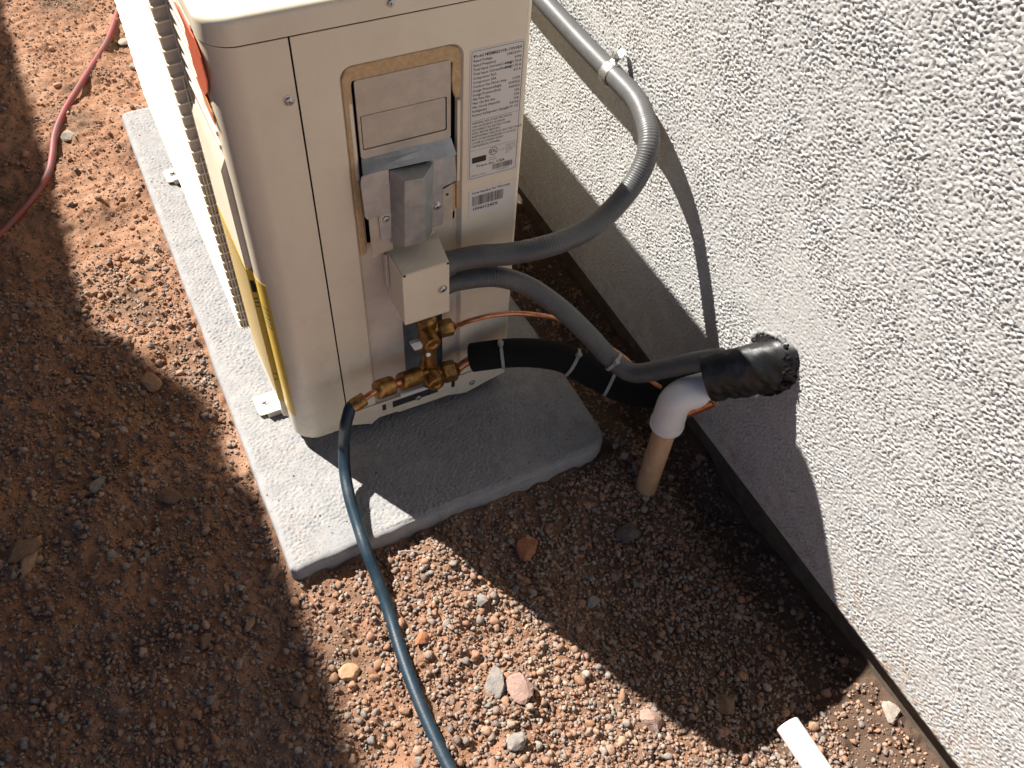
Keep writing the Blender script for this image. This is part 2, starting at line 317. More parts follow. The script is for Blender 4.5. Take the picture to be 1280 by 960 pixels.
# ---------------------------------------------------------------- gravel
def ico(sub):
    bm = bmesh.new(); bmesh.ops.create_icosphere(bm, subdivisions=sub, radius=1.0)
    v = np.array([p.co[:] for p in bm.verts]); f = np.array([[q.index for q in p.verts] for p in bm.faces]); bm.free(); return v, f
ICO1 = ico(1); ICO2 = ico(2)
def in_pad(x, y, m=0.0): return (x > -0.072 - m) & (x < 0.424 + m) & (y > -0.175 - m) & (y < 0.931 + m)
def scatter(name, n, smin, smax, power, mat_, seed, sub, region=None, sink=0.3, label=None, dens=None):
    rng = np.random.default_rng(seed); bv, bf = ICO1 if sub == 1 else ICO2
    x = rng.uniform(-0.52, 0.575, n * 4); y = rng.uniform(-0.86, 1.68, n * 4)
    if region: x = rng.uniform(region[0], region[1], n * 4); y = rng.uniform(region[2], region[3], n * 4)
    keep = ~in_pad(x, y, smax * 0.6) & ((y < 0.6) | (x < 0.25) | (rng.random(len(x)) < 0.3))
    keep &= rng.random(len(x)) < (dens(x, y) if dens else 1.0)
    x = x[keep][:n]; y = y[keep][:n]; n = len(x)
    s = smin + (smax - smin) * rng.random(n) ** power
    z = gz(x, y) + s * (0.5 - sink)
    q = rng.standard_normal((n, 4)); q /= np.linalg.norm(q, axis=1)[:, None]; a, b, c, d = q.T
    R = np.stack([np.stack([1 - 2 * (c * c + d * d), 2 * (b * c - a * d), 2 * (b * d + a * c)], -1), np.stack([2 * (b * c + a * d), 1 - 2 * (b * b + d * d), 2 * (c * d - a * b)], -1),
                  np.stack([2 * (b * d - a * c), 2 * (c * d + a * b), 1 - 2 * (b * b + c * c)], -1)], 1)
    sc = np.stack([rng.uniform(0.8, 1.25, n), rng.uniform(0.7, 1.1, n), rng.uniform(0.5, 0.85, n)], -1) * (s * 0.5)[:, None]
    jit = 1 + (0.24 if sub == 1 else 0.07) * rng.standard_normal((n, len(bv)))
    V = bv[None] * jit[:, :, None] * sc[:, None, :]; V = np.einsum('nij,nkj->nki', R, V)
    for _ in range(7 if sub == 2 else 0):
        dd = rng.standard_normal((n, 3)); dd /= np.linalg.norm(dd, axis=1)[:, None]
        lim = (s * 0.5 * rng.uniform(0.42, 0.8, n))[:, None]; t = np.maximum(np.einsum('nki,ni->nk', V, dd) - lim, 0)
        V -= dd[:, None, :] * t[:, :, None]
    V[:, :, 2] *= 0.8; V += np.stack([x, y, z], -1)[:, None, :]
    F = (bf[None] + (np.arange(n) * len(bv))[:, None, None]).reshape(-1, 3); V = V.reshape(-1, 3)
    me = bpy.data.meshes.new(name); me.vertices.add(len(V)); me.vertices.foreach_set('co', V.reshape(-1).astype(np.float32))
    me.loops.add(len(F) * 3); me.loops.foreach_set('vertex_index', F.reshape(-1).astype(np.int32)); me.polygons.add(len(F))
    me.polygons.foreach_set('loop_start', np.arange(0, len(F) * 3, 3, dtype=np.int32))
    me.update(calc_edges=True); me.materials.append(mat_)
    o = bpy.data.objects.new(name, me); C.objects.link(o); return tag(o, label, None, None, 'stuff')
def dens_main(x, y):
    d = 0.35 + 0.35 * ss(-0.4, 0.9, sample(g_a, GS, x + 0.7, y + 1.1))
    d = d + 0.5 * np.exp(-(((x - 0.25) / 0.22) ** 2 + ((y + 0.42) / 0.25) ** 2)) + 0.3 * ss(-0.05, -0.3, y)
    d = d * (1 - 0.6 * ss(0.25, 0.6, y) * (x < 0.1))
    return np.clip(d, 0, 1)
scatter('fine_gravel', 15000, 0.003, 0.0075, 1.8, PEB, 21, 1, sink=0.25, label='fine mixed gravel over the soil', dens=dens_main)
scatter('soil_crumbs', 13000, 0.003, 0.009, 1.8, CLOD, 22, 1, sink=0.3, label='crumbs of orange dry soil', dens=dens_main)
scatter('coarse_gravel', 1100, 0.007, 0.014, 1.6, PEB, 23, 2, sink=0.3, label='coarser gravel lying on the soil', dens=dens_main)
scatter('soil_clods', 1000, 0.008, 0.019, 1.8, CLOD, 24, 2, sink=0.35, label='larger clods of orange soil', dens=dens_main)
scatter('fine_gravel', 6500, 0.003, 0.008, 1.4, PEB, 25, 1, region=(0.0, 0.5, -0.75, -0.18), sink=0.2, label='fine gravel in front of the pad')
scatter('coarse_gravel', 420, 0.008, 0.015, 1.3, PEB, 26, 2, region=(0.02, 0.5, -0.7, -0.2), sink=0.25, label='coarser gravel in front of the pad')

scatter('fine_gravel', 5500, 0.003, 0.0085, 1.5, PEB, 61, 1, region=(-0.52, -0.05, -0.5, 0.55), sink=0.25, label='fine gravel in the shaded soil at the left')
scatter('coarse_gravel', 380, 0.008, 0.016, 1.6, PEB, 62, 2, region=(-0.52, -0.05, -0.5, 0.5), sink=0.3, label='coarser gravel in the shaded soil at the left')
scatter('soil_crumbs', 14000, 0.0016, 0.0036, 1.0, CLOD, 27, 1, sink=0.2, label='tiny crumbs of orange dry soil')
scatter('fine_gravel', 9000, 0.0018, 0.004, 1.0, PEB, 28, 1, sink=0.2, label='grit over the soil', dens=dens_main)

# grit and crumbs spilled on the pad
rng = np.random.default_rng(51); mb = MB()
for k in range(130):
    u_ = rng.random(); ex = rng.exponential(0.035); side = rng.integers(0, 3)
    x, y = (-0.066 + ex, rng.uniform(-0.165, 0.9)) if side == 0 else ((rng.uniform(-0.06, 0.40), -0.168 + ex) if side == 1 else (rng.uniform(-0.06, 0.40), rng.uniform(-0.16, -0.02)))
    if x > 0.40 or (x > -0.02 and y > -0.01): continue
    s_ = rng.uniform(0.0006, 0.0019) * (1.6 if rng.random() < 0.06 else 1); a = ICO1[0] * s_ * rng.uniform(0.7, 1.2, (len(ICO1[0]), 1))
    mb.add([(v[0] + x, v[1] + y, v[2] * 0.7 + PADZ + s_ * 0.5) for v in a], [tuple(map(int, f)) for f in ICO1[1]])
o = mb.build('spilled_grit', PEB, smooth=False, fix=False); tag(o, 'crumbs of soil spilled on the concrete pad', None, None, 'stuff')

def stone_mat(c): return mat('stone', c, 0.92, var=0.3, vscale=160, bump=0.9, bscale=500, spec=0.15)
SM = {'grey': stone_mat((0.29, 0.26, 0.23)), 'dark': stone_mat((0.17, 0.15, 0.13)), 'orange': stone_mat((0.40, 0.17, 0.09)), 'pink': stone_mat((0.38, 0.25, 0.20)),
      'brown': stone_mat((0.24, 0.15, 0.095)), 'pale': stone_mat((0.42, 0.36, 0.30)), 'tan': stone_mat((0.44, 0.27, 0.16))}
def stone(px, py, wpx, hpx, ang, col, label, seed, flat=0.6):
    z0 = -0.075
    for _ in range(6): p = pt(px, py, 2, z0); z0 = float(gz(p.x, p.y)) + 0.003
    rng = np.random.default_rng(seed); dep = np.dot(np.array(p) - CAM, R_CAM[2]); k = dep / FOC / 2
    bm = bmesh.new(); bmesh.ops.create_icosphere(bm, subdivisions=3, radius=1.0)
    dirs = rng.standard_normal((15, 3)); dirs /= np.linalg.norm(dirs, axis=1)[:, None]; lim = rng.uniform(0.5, 0.85, 15)
    for v in bm.verts:
        c = np.array(v.co)
        for d, l in zip(dirs, lim):
            t = c @ d
            if t > l: c = c - d * (t - l) * 0.92
        q = c * 2.6 + seed * 7.3; nz_ = math.sin(q[0] * 1.7 + 2 * math.sin(q[1])) * math.sin(q[1] * 2.1 + math.sin(q[2] * 1.3)) + 0.5 * math.sin(q[2] * 5.1 + q[0] * 3.7) * math.sin(q[1] * 4.3)
        v.co = Vector(c * (1 + 0.055 * nz_ + 0.022 * rng.standard_normal()))
    wx, wy = wpx * k * 1.22, hpx * k * 1.36
    for v in bm.verts:
        c = v.co; v.co = Vector((c.x * wx, c.y * wy, c.z * flat * min(wx, wy)))
    # image-plane right and down on the ground
    me = bpy.data.meshes.new('stone'); bm.to_mesh(me); bm.free(); me.materials.append(SM[col])
    me.polygons.foreach_set('use_smooth', [True] * len(me.polygons)); me.set_sharp_from_angle(angle=math.radians(18))
    o = bpy.data.objects.new('stone', me); C.objects.link(o)
    base = math.atan2(R_CAM[0][1], R_CAM[0][0])
    o.rotation_euler = (rng.uniform(-.15, .15), rng.uniform(-.15, .15), base - math.radians(ang)); o.location = (p.x, p.y, z0 + flat * min(wx, wy) * 0.28)
    tag(o, label, 'stone', 'larger stones lying on the soil')
ST = [(28, 690, 38, 30, -25, 'brown', 'big brown stone in the dark soil at the left edge, left of the pointed stone'),
      (38, 697, 20, 46, 15, 'tan', 'tan pointed slab of stone beside the big brown stone at the left edge'),
      (213, 620, 28, 20, 0, 'brown', 'rounded brown stone in the shade left of the pad corner'),
      (123, 608, 15, 22, 8, 'grey', 'upright oval grey pebble in the shade at the left'),
      (659, 684, 24, 28, 10, 'orange', 'orange stone with grey patches in the shade in front of the pad'),
      (617, 853, 22, 32, -8, 'grey', 'grey rough stone in the sun, left of the wide flat pink one'),
      (651, 862, 38, 30, 15, 'pink', 'wide flat pinkish stone in the sun right of the blue hose'),
      (646, 929, 24, 22, 0, 'grey', 'grey knobbly stone near the bottom edge right of the blue hose'),
      (815, 902, 32, 24, 10, 'pink', 'smooth pink stone at the shadow edge right of the flat pink one'),
      (1112, 889, 20, 22, 0, 'pale', 'pale rough stone in the sun at the foot of the wall'),
      (437, 843, 26, 20, 0, 'tan', 'tan angular stone in the sun left of the blue hose'),
      (190, 478, 26, 22, 20, 'tan', 'tan clod in the sun by the left shadow edge'),
      (740, 753, 18, 15, 0, 'grey', 'small grey stone in the shade above the sunlit gravel'),
      (784, 668, 30, 26, 0, 'dark', 'dark stone in the shade below the tan drain pipe'),
      (140, 604 + 90, 15, 12, 0, 'grey', 'small round grey pebble right of the tan pointed slab'),
      (312, 779, 12, 20, 0, 'tan', 'small tan stone in the shade near the pad corner'),
      (340, 715, 18, 22, 10, 'brown', 'brown pebble against the front left corner of the pad'),
      (256, 803, 18, 18, 0, 'brown', 'reddish brown stone in the dark soil left of the shadow edge'),
      (372, 875, 24, 22, -30, 'brown', 'brown slab half buried in shade near the bottom left'),
      (84, 171, 18, 14, 0, 'pale', 'pale stone beside the red hose in the sun'),
      (155, 55, 13, 11, 10, 'pale', 'pale pebble in the sun between red hose and unit'),
      (168, 84, 13, 10, 0, 'pale', 'small pale stone in the sun beyond the pad end'),
      (603, 829 - 78, 16, 12, 0, 'grey', 'small grey stone where the shadow edge crosses the gravel'),
      (905, 878, 26, 24, 0, 'brown', 'brown stone in the deep shade left of the white pipe'),
      (527, 800, 17, 15, 0, 'orange', 'orange pebble in the sun touching the blue hose side')]
for i, s_ in enumerate(ST): stone(*s_, 100 + i)

# ---------------------------------------------------------------- house wall
wall = thing('house_wall', 'white rough dashed stucco house wall on the right above a brown footing', 'wall', (XW, 0.0, 0.0))
WS = 0.0015; WN = 1024
w1 = band(WN, WS, 0.0058, 31, 1.0, 0, 0.6); w2 = band(WN, WS, 0.0033, 32, 1, 0, 0.22); w3 = band(WN, WS, 0.0070, 33, 0.6, 0.8, 0.6); w4 = band(WN, WS, 0.0062, 35, 0.6, -0.5, 0.6); w5 = band(WN, WS, 0.0044, 36, 1, 0, 0.3); w6 = band(WN, WS, 0.02, 37, 0.5, 0.5, 0.5)
wb = band(WN, WS, 0.11, 34)
yy = np.arange(-0.84, 0.62, WS); zz = np.arange(0.0, 0.80, WS)
Yw, Zw = np.meshgrid(yy, zz, indexing='ij'); L = lambda t: sample(t, WS, Yw + 2, Zw)
m = ss(-0.8, 0.8, L(wb)); m2 = ss(-0.9, 0.9, sample(wb, WS, Yw + 0.7, Zw + 0.4)); m3 = ss(-1.0, 0.6, L(w6))
cc = L(w1) * 0.65 + (L(w3) * m + L(w4) * (1 - m)) * 0.6
hh = (1.25 * np.minimum(cc, 0.2 + 0.3 * m2) + 0.95 * np.maximum(L(w5) - 0.35, 0)) * (0.5 + 0.5 * m3) + 0.42 * L(w2)
smooth_ = np.exp(-(((Yw + 0.27) / 0.10) ** 2 + ((Zw - 0.31) / 0.07) ** 2))      # trowelled patch round the pipes
amp = (0.00088 + 0.00034 * m2) * (1 - 0.6 * smooth_)
edge = ss(0.0, 0.01, Zw)
Xh = XW - amp * hh * (0.4 + 0.6 * edge)
Xh[:, 0] += 0.012; Xh[:, 1] += 0.0
grid('stucco', np.stack([Xh, Yw, Zw], -1), STUCCO, wall, flip=True)
mb = MB()
mb.box(XW, XW + 0.2, 0.62, 6.0, 0.0, 2.7); mb.box(XW, XW + 0.2, -5.0, -0.84, 0.0, 2.7); mb.box(XW, XW + 0.2, -0.84, 0.62, 0.80, 2.7)
mb.box(XW + 0.006, XW + 0.2, -0.839, 0.619, 0.0005, 0.7995)
mb.build('stucco', STUCCO, wall, smooth=False, label='upper and outer wall stucco beyond the view')
MB().box(XW + 0.034, XW + 0.19, -5.0, 6.0, -0.4, 0.0).build('footing', FOOT, wall, smooth=False)
# thin metal screed under the stucco
MB().box(XW + 0.002, XW + 0.033, -5.0, 6.0, -0.003, -0.0005).build('weep_screed', CREAM2, wall, smooth=False)

# neighbouring garden wall, out of the frame on the left, that shades the left of the yard
gw = thing('garden_wall', 'stepped grey block garden wall standing left of the yard, out of frame', 'wall', (-1.3, 0, 0))
def wtop(xshadow): return (xshadow + 1.2) * (1.19 / 0.552) - 0.055
h1, h2 = wtop(-0.228), wtop(-0.070)
ystep = 0.10 + (h2 + 0.055) / 1.19 + 0.03
nz = lambda y: 0.0
mb = MB(); mb.box(-1.4, -1.2, ystep, 8, -0.3, h1 - 0.05); mb.box(-1.4, -1.2, 1.25, ystep - 0.001, -0.3, h2 - 0.05); mb.build('wall', BLOCK, gw, smooth=False)
mb = MB(); y = 1.25
rr = random.Random(5)
while y < 8:
    L_ = 0.39; top = h2 if y + L_ <= ystep + 0.05 else h1
    j = rr.uniform(-0.004, 0.006); mb.box(-1.41, -1.199, y, y + L_ - 0.006, top - 0.05, top + j); y += L_
mb.build('coping', BLOCK, gw, smooth=False, bevel=0.004)
ev = thing('sky_block_eave', 'unseen brown eave slab, added to block sky light from overhead', 'roof', (XW, 0, 2.7))  # added eave, never in view; it cuts sky light from above
mb = MB(); mb.box(-0.10, XW + 0.2, -5, 6, 2.701, 2.76); mb.box(-0.14, -0.101, -5, 6, 2.62, 2.80); mb.build('eave_block', FOOT, ev, smooth=False)
fw = thing('sky_block_wall', 'unseen grey wall across the far end, added to block low sky light', 'wall', (-0.4, 3.7, 0))  # wall added out of view to hold back low sky light
MB().box(-1.198, XW - 0.001, 3.7, 3.9, -0.3, 2.2).build('wall', BLOCK, fw, smooth=False)
nh = thing('sky_block_house', 'unseen tall house block beyond the garden wall, added to block sky light', 'house', (-3.4, 0, 0))  # house-sized block added out of view to hide sky on the left
MB().box(-7, -3.3, -1.5, 9, -0.3, 5.4).build('wall', BLOCK, nh, smooth=False)

# ---------------------------------------------------------------- equipment pad
pad = thing('equipment_pad', 'pale grey rough concrete pad under the air conditioner', 'concrete pad', (0.17, 0.38, -0.06))
PS = 0.0018
px_ = np.arange(-0.072 + 0.004, 0.424 - 0.004, PS); py_ = np.arange(-0.175 + 0.004, 0.931 - 0.004, PS)
p1 = band(1024, PS, 0.0062, 41, 0.7, 1.2, 0.5); p3 = band(1024, PS, 0.0078, 43, 1, 0, 0.5); p2 = band(1024, PS, 0.16, 42)
def padring(off, z, n=10):
    x0, x1, y0, y1 = -0.072 + off, 0.424 - off, -0.175 + off, 0.931 - off; out = []
    for sx, sy, a, r_ in ((x1, y1, 0, 0.030), (x0, y1, 90, 0.018), (x0, y0, 180, 0.009), (x1, y0, 270, 0.040)):
        r_ = max(0.003, r_ - off * 0.6); cx_ = sx - r_ if sx == x1 else sx + r_; cy_ = sy - r_ if sy == y1 else sy + r_
        out += [Vector((cx_ + r_ * math.cos(math.radians(a + 90 * k / n)), cy_ + r_ * math.sin(math.radians(a + 90 * k / n)), z)) for k in range(n + 1)]
    fine = []
    for k in range(len(out)):
        a, b = out[k], out[(k + 1) % len(out)]; m_ = 80 if k % (n + 1) == n else 1
        fine += [a.lerp(b, t / m_) for t in range(m_)]
    nrs = np.random.default_rng(8).standard_normal(len(fine)); sm = np.convolve(np.tile(nrs, 3), [.2, .2, .2, .2, .2], 'same')[len(fine):2 * len(fine)]
    cen = Vector((0.176, 0.378, 0)); wob = 0.0016 * (1 - min(1, off / 0.012))
    return [p + Vector((p.x - cen.x, p.y - cen.y, 0)).normalized() * (wob * float(sm[k])) + Vector((0, 0, 0.5 * wob * float(sm[(k * 3) % len(fine)]))) for k, p in enumerate(fine)]
mb = MB(); mb.loft([padring(0.0, -0.16), padring(0.0, PADZ - 0.008), padring(0.0012, PADZ - 0.004), padring(0.004, PADZ - 0.0014), padring(0.009, PADZ - 0.0004), padring(0.016, PADZ - 0.0006)], True, True)
mb.build('slab', PADM, pad, angle=60)
Xp, Yp = np.meshgrid(px_, py_, indexing='ij')
r = np.where((Yp < 0.3) & (Xp > 0.17), 0.036, np.where((Yp < 0.3), 0.006, 0.016)); cx = np.clip(Xp, -0.068 + r, 0.420 - r); cy = np.clip(Yp, -0.171 + r, 0.927 - r)
dx, dy = Xp - cx, Yp - cy; dd = np.hypot(dx, dy); k = np.where(dd > r, r / np.maximum(dd, 1e-9), 1.0)
Xp2, Yp2 = cx + dx * k, cy + dy * k
ed = np.minimum.reduce([Xp2 + 0.068, 0.420 - Xp2, Yp2 + 0.171, 0.927 - Yp2]); ed = np.minimum(ed, np.where(dd > 0, np.maximum(r - np.minimum(dd, r), 0), 1))
hp = sample(p1, PS, Xp2 + 2, Yp2 + 2); hp = np.minimum(hp, 0.3) * 0.75 - 0.9 * np.maximum(sample(p3, PS, Xp2 + 2, Yp2 + 2) - 0.7, 0)
Zp = PADZ + 0.0017 * hp * ss(0.0, 0.004, ed) + 0.0006 * sample(p2, PS, Xp2 + 2, Yp2 + 2) - 0.0035 * (1 - ss(0, 0.006, ed)) + 0.0006
grid('top_surface', np.stack([Xp2, Yp2, Zp], -1), PADM, pad)

# ---------------------------------------------------------------- air conditioner
ac = thing('air_conditioner', 'cream outdoor air conditioning unit standing on the concrete pad', 'air conditioner', (0.165, 0.45, PADZ))
def P_(mb, name, m, **kw): return mb.build(name, m, kw.pop('parent', ac), **kw)
RC = 0.032
def corner(r=RC, off=0.0, n=12):   # arc from the front face (x=0) round to the end face (y=0)
    return [(r - (r - off) * math.cos(math.radians(90 * k / n)), r - (r - off) * math.sin(math.radians(90 * k / n))) for k in range(n + 1)]
def shell(mb, path, z0, z1, t=0.0012):
    """vertical sheet following an (x, y) path, t thick to its left side"""
    n = len(path); off = []
    for i in range(n):
        a = path[max(i - 1, 0)]; b = path[min(i + 1, n - 1)]; dx, dy = b[0] - a[0], b[1] - a[1]; l = math.hypot(dx, dy)
        off.append((path[i][0] - dy / l * t, path[i][1] + dx / l * t))
    ring = path + off[::-1]
    mb.loft([[Vector((x, y, z0)) for x, y in ring], [Vector((x, y, z1)) for x, y in ring]])
# front panel: flat front with the grille opening, rounded corner, return on the end face
GY0, GY1, GZ0, GZ1 = 0.185, 0.415, 0.020, 0.600
mb = MB()
mb.plate(rect(RC, LEN, 0.004, ZS - 0.0015), [], XF, 0.0, 0.0013)
shell(mb, corner() + [(XS - 0.0009, 0.0)], 0.004, ZS - 0.0015)
P_(mb, 'front_panel', CREAM, bevel=0.0003)
# raised lower field of the front with its lit top bevel
X1 = -0.0065
mb = MB()
ya, yb, zt = 0.046, GY0 - 0.003, 0.462
mb.add([(X1, ya + .003, 0.012), (X1, yb, 0.012), (X1, yb, zt - 0.022), (X1, ya + .003, zt - 0.012),
        (0.0005, ya, 0.012), (0.0005, yb, 0.012), (0.0005, yb, zt - 0.004), (0.0005, ya, zt + 0.006)],
       [(0, 1, 2, 3), (0, 3, 7, 4), (3, 2, 6, 7), (1, 5, 6, 2), (0, 4, 5, 1), (4, 7, 6, 5)])
P_(mb, 'raised_field', CREAM, bevel=0.0015)
# end panel with the recessed channel
CX0, CX1, CZ0, CZ1 = 0.1180, 0.2515, 0.030, 0.5705
def channel(o=0.0):
    return [(CX0 + o, CZ0 + o), (CX1 - o, CZ0 + o)] + [(CX1 - 0.015 + (0.015 - o) * math.cos(math.radians(t)), CZ1 - 0.015 + (0.015 - o) * math.sin(math.radians(t))) for t in range(0, 91, 15)] + \
           [(CX0 + 0.015 + (0.015 - o) * math.cos(math.radians(t)), CZ1 - 0.015 + (0.015 - o) * math.sin(math.radians(t))) for t in range(90, 181, 15)]
mb = MB(); RR = 0.007
mb.plate(rect(XS + 0.0009, W - RR, 0.004, ZS - 0.0015), [channel()], YF, 0.0, 0.0012)
shell(mb, [(W - RR, 0.0)] + [(W - RR + RR * math.sin(math.radians(t)), RR - RR * math.cos(math.radians(t))) for t in range(15, 91, 15)] + [(W, LEN)], 0.004, ZS - 0.0015)
P_(mb, 'end_panel', CREAM, bevel=0.0003)
# shallow channel: sloping lips and a back
mb = MB(); a = channel(0.0); b = channel(0.0045)
mb.loft([[Vector((x, 0.0004, z)) for x, z in a], [Vector((x, 0.0055, z)) for x, z in b]], False, False)
mb.plate(b, [rrect(0.131, 0.2446, 0.335, 0.556, 0.003), rect(0.1690, 0.2265, 0.0315 + 0.006, 0.195)], YF, 0.0055, 0.0065)
P_(mb, 'recessed_channel', CREAM2)
P_(MB().plate(rect(RC, W - 0.01, 0.02, 0.60), [], YF, 0.040, 0.042).plate(rect(0.05, 0.88, 0.02, 0.6), [], XF, 0.05, 0.052), 'light_block_sheets', DARK)  # dark sheets added inside the cabinet to stop light showing through gaps
P_(MB().box(0.1665, 0.175, 0.012, 0.039, 0.02, 0.20).box(0.16, 0.24, 0.034, 0.036, 0.02, 0.21), 'valve_bay_lining', GREYINS)
P_(MB().box(0.002, W - 0.0015, LEN - 0.001, LEN, 0.004, ZS - 0.002), 'back_panel', CREAM)
# raised grille: its near side is an open cage of rungs, with the shade inside painted as a brown fill
GX, GA, GB = -0.0175, 0.204, 0.868
P_(MB().box(GX + 0.0015, -0.0006, GA + 0.0045, GA + 0.0075, 0.045, 0.606), 'grille_shade_fill', mat('brown_grille_shade', (0.55, 0.47, 0.40), 0.8))
mb = MB(); mb.plate(rrect(GA + 0.004, GB, 0.040, 0.607, 0.004), [], XF, GX, GX + 0.0015)
mb.box(GX + 0.0016, -0.0005, GB - 0.002, GB, 0.042, 0.605); P_(mb, 'grille_front', CREAM, bevel=0.0005)
rm = MB().loft([[Vector((a, y, z + dz)) for a, y, dz in ((GX - 0.0025, GA + 0.008, 0.001), (GX - 0.0005, GA - 0.0005, 0.0), (0.0012, GA - 0.0005, 0.0016), (0.0012, GA + 0.004, 0.0016), (GX + 0.0005, GA + 0.006, 0.0014), (GX - 0.001, GB, 0.0014), (GX - 0.0025, GB, 0.001))] for z in (0.0, 0.0019)])
bar0 = None; z = 0.048; base_v = [tuple(v) for v in rm.v]
while z < 0.604:
    if bar0 is None:
        q = MB(); q.v = [(v[0], v[1], v[2] + z) for v in base_v]; q.f = rm.f
        bar0 = P_(q, 'grille_bar', CREAM, smooth=False); gb = bar0.location.copy(); z00 = z
    else:
        o = bar0.copy(); C.objects.link(o); o.location = gb + Vector((0, 0, z - z00))
    z += 0.0168
for k, (xa, z1) in enumerate(((-0.0135, 0.335), (-0.0095, 0.36), (-0.0055, 0.47), (-0.0018, 0.605))):
    P_(MB().box(xa, xa + 0.0013, GA - 0.0004, GA + 0.002, 0.045, z1), 'grille_upright', CREAM, smooth=False)
# embossed ribs between the grille and the rounded corner
rib0 = None; z = 0.475
while z < 0.607:
    if rib0 is None:
        rib0 = P_(MB().box(-0.0016, 0.0004, 0.050, 0.196, z, z + 0.0060), 'rib', CREAM, bevel=0.0008); rb = rib0.location.copy(); z00 = z
    else:
        o = rib0.copy(); C.objects.link(o); o.location = rb + Vector((0, 0, z - z00))
    z += 0.0165
def xpoly(name, pts, x, t, m, parent=ac, **kw):
    q = [pt(a, b, 0, x) for a, b in pts]
    return P_(MB().plate([(v.y, v.z) for v in q], [], XF, x, x + t), name, m, smooth=False, parent=parent, **kw)
# red oval badge (its upper part is hidden by the frame edge)
q = [pt(a, b, 0, -0.0030) for a, b in [(217, 2), (222, 12), (229, 30), (239, 72), (250, 108), (256, 119), (259, 115), (258, 100), (250, 72), (241, 47), (231, 22), (222, 5)]]
P_(MB().plate([(v.y, min(v.z, 0.6085)) for v in q], [], XF, -0.0030, -0.0017), 'badge', REDBADGE, smooth=False, label='red oval badge on the front of the unit')
xpoly('badge_edge', [(244.5, 96), (254, 122), (266, 152), (269, 156), (264, 140), (255, 116), (247, 96)], -0.0028, 0.0008, ORANGEINK)
# top cap
def capring(off, z, n=12):
    return [Vector((x, y, z)) for x, y in rrect(-0.0012 + off, W + 0.0012 - off, -0.0012 + off, LEN - off, max(0.004, RC - off), n)]
mb = MB(); mb.loft([capring(0.0015, ZS), capring(0.0, ZS + 0.0006), capring(0.0, HT - 0.008), capring(0.0006, HT - 0.005), capring(0.0024, HT - 0.0022), capring(0.0055, HT - 0.0005), capring(0.010, HT), capring(0.024, HT + 0.0006)])
P_(mb, 'top_cap', CREAM, angle=50)
# base pan: rail seen under the end panel with its stepped lower edge
mb = MB()
pan = [(XS + 0.004, 0.034), (XS + 0.004, 0.006), (0.105, -0.005), (0.109, -0.0085), (0.112, -0.004), (0.121, 0.002), (0.148, 0.001), (0.152, -0.002), (0.205, -0.003), (0.232, -0.003),
       (0.248, -0.009), (0.262, -0.012), (0.275, -0.0085), (0.300, -0.001), (0.3265, 0.005), (0.3275, 0.034)][::-1]
mb.plate(pan, [rect(0.1270, 0.1328, 0.0140, 0.0285), rect(0.1430, 0.2150, 0.0130, 0.0285), rect(0.2370, 0.2428, 0.012, 0.0262)], YF, -0.0026, -0.0013)
P_(mb, 'base_pan', CREAM, bevel=0.0003)
P_(MB().plate(rrect(0.006, W - 0.006, 0.004, LEN - 0.005, 0.028), [], lambda u, v, t: (u, v, t), -0.004, 0.0035), 'base_tray', CREAM)
P_(MB().box(0.125, 0.245, -0.0011, -0.0003, 0.008, 0.0315), 'slot_backing', DARK)
a, b = pt(501, 494, 1, -0.005), pt(534, 483.5, 1, -0.005)
P_(MB().tube([a, b], 0.0032, 12), 'drain_bar', WHITETAB)
# mounting feet reaching out past the front
def foot(y):
    f = MB().plate(rrect(-0.036, 0.03, y - 0.012, y + 0.026, 0.005), [rrect(-0.030, -0.016, y + 0.008, y + 0.016, 0.0035)], lambda u, v, t: (u, v, t), PADZ + 0.0045, PADZ + 0.0065)
    f = P_(f, 'foot', CREAM, bevel=0.0004)
    P_(MB().box(-0.024, 0.02, y - 0.017, y - 0.0125, PADZ + 0.001, PADZ + 0.012), 'foot_flange', CREAM2, parent=f, bevel=0.0006)
    P_(MB().lathe((-0.023, y + 0.012, PADZ + 0.0066), (0, 0, 1), [(0, 0.0075), (0.0012, 0.0075), (0.0012, 0.0045), (0.004, 0.0045)], 12), 'anchor_bolt', ZINC, parent=f)
    P_(MB().box(0.0, 0.05, y - 0.013, y + 0.02, PADZ + 0.0066, -0.003), 'foot_riser', CREAM2, parent=f)
foot(0.095); foot(0.68)
# screws
def screw(p, ax=(0, -1, 0), r=0.0042, parent=ac, m=ZINC, dark=True):
    p = Vector(p); s_ = P_(MB().lathe(p, ax, [(-0.001, r * 1.45), (0.0005, r * 1.45), (0.0007, r * 1.1), (0.0016, r), (0.0026, r * 0.72), (0.0029, r * 0.25)], 16), 'screw', m, parent=parent)
    if dark:
        a = Vector(ax); c = p + a * 0.00295; u = Vector((1, 0, 0)); v = a.cross(u); k = r * 0.5; t = r * 0.1; mb = MB()
        for e, f in ((u, v), (v, u)):
            q = [c + e * k + f * t, c - e * k + f * t, c - e * k - f * t, c + e * k - f * t]; mb.add(q + [x - a * 0.0006 for x in q], [(0, 1, 2, 3), (4, 5, 6, 7), (0, 1, 5, 4), (2, 3, 7, 6)])
        P_(mb, 'cross_slot', DARK, parent=s_, smooth=False)
    return s_
screw(pt(361, 126, 1, 0)); screw(pt(488, 3, 1, -0.001), r=0.0034)
screw(pt(523, 497, 1, -0.003), r=0.0036); screw(pt(590, 478, 1, -0.003), r=0.0034)
for q in ((512, 500), (536, 493)):
    p = pt(*q, 1, -0.0027); P_(MB().lathe(p, (0, -1, 0), [(0, 0.0014), (0.0003, 0.0014)], 10), 'small_hole', DARK)
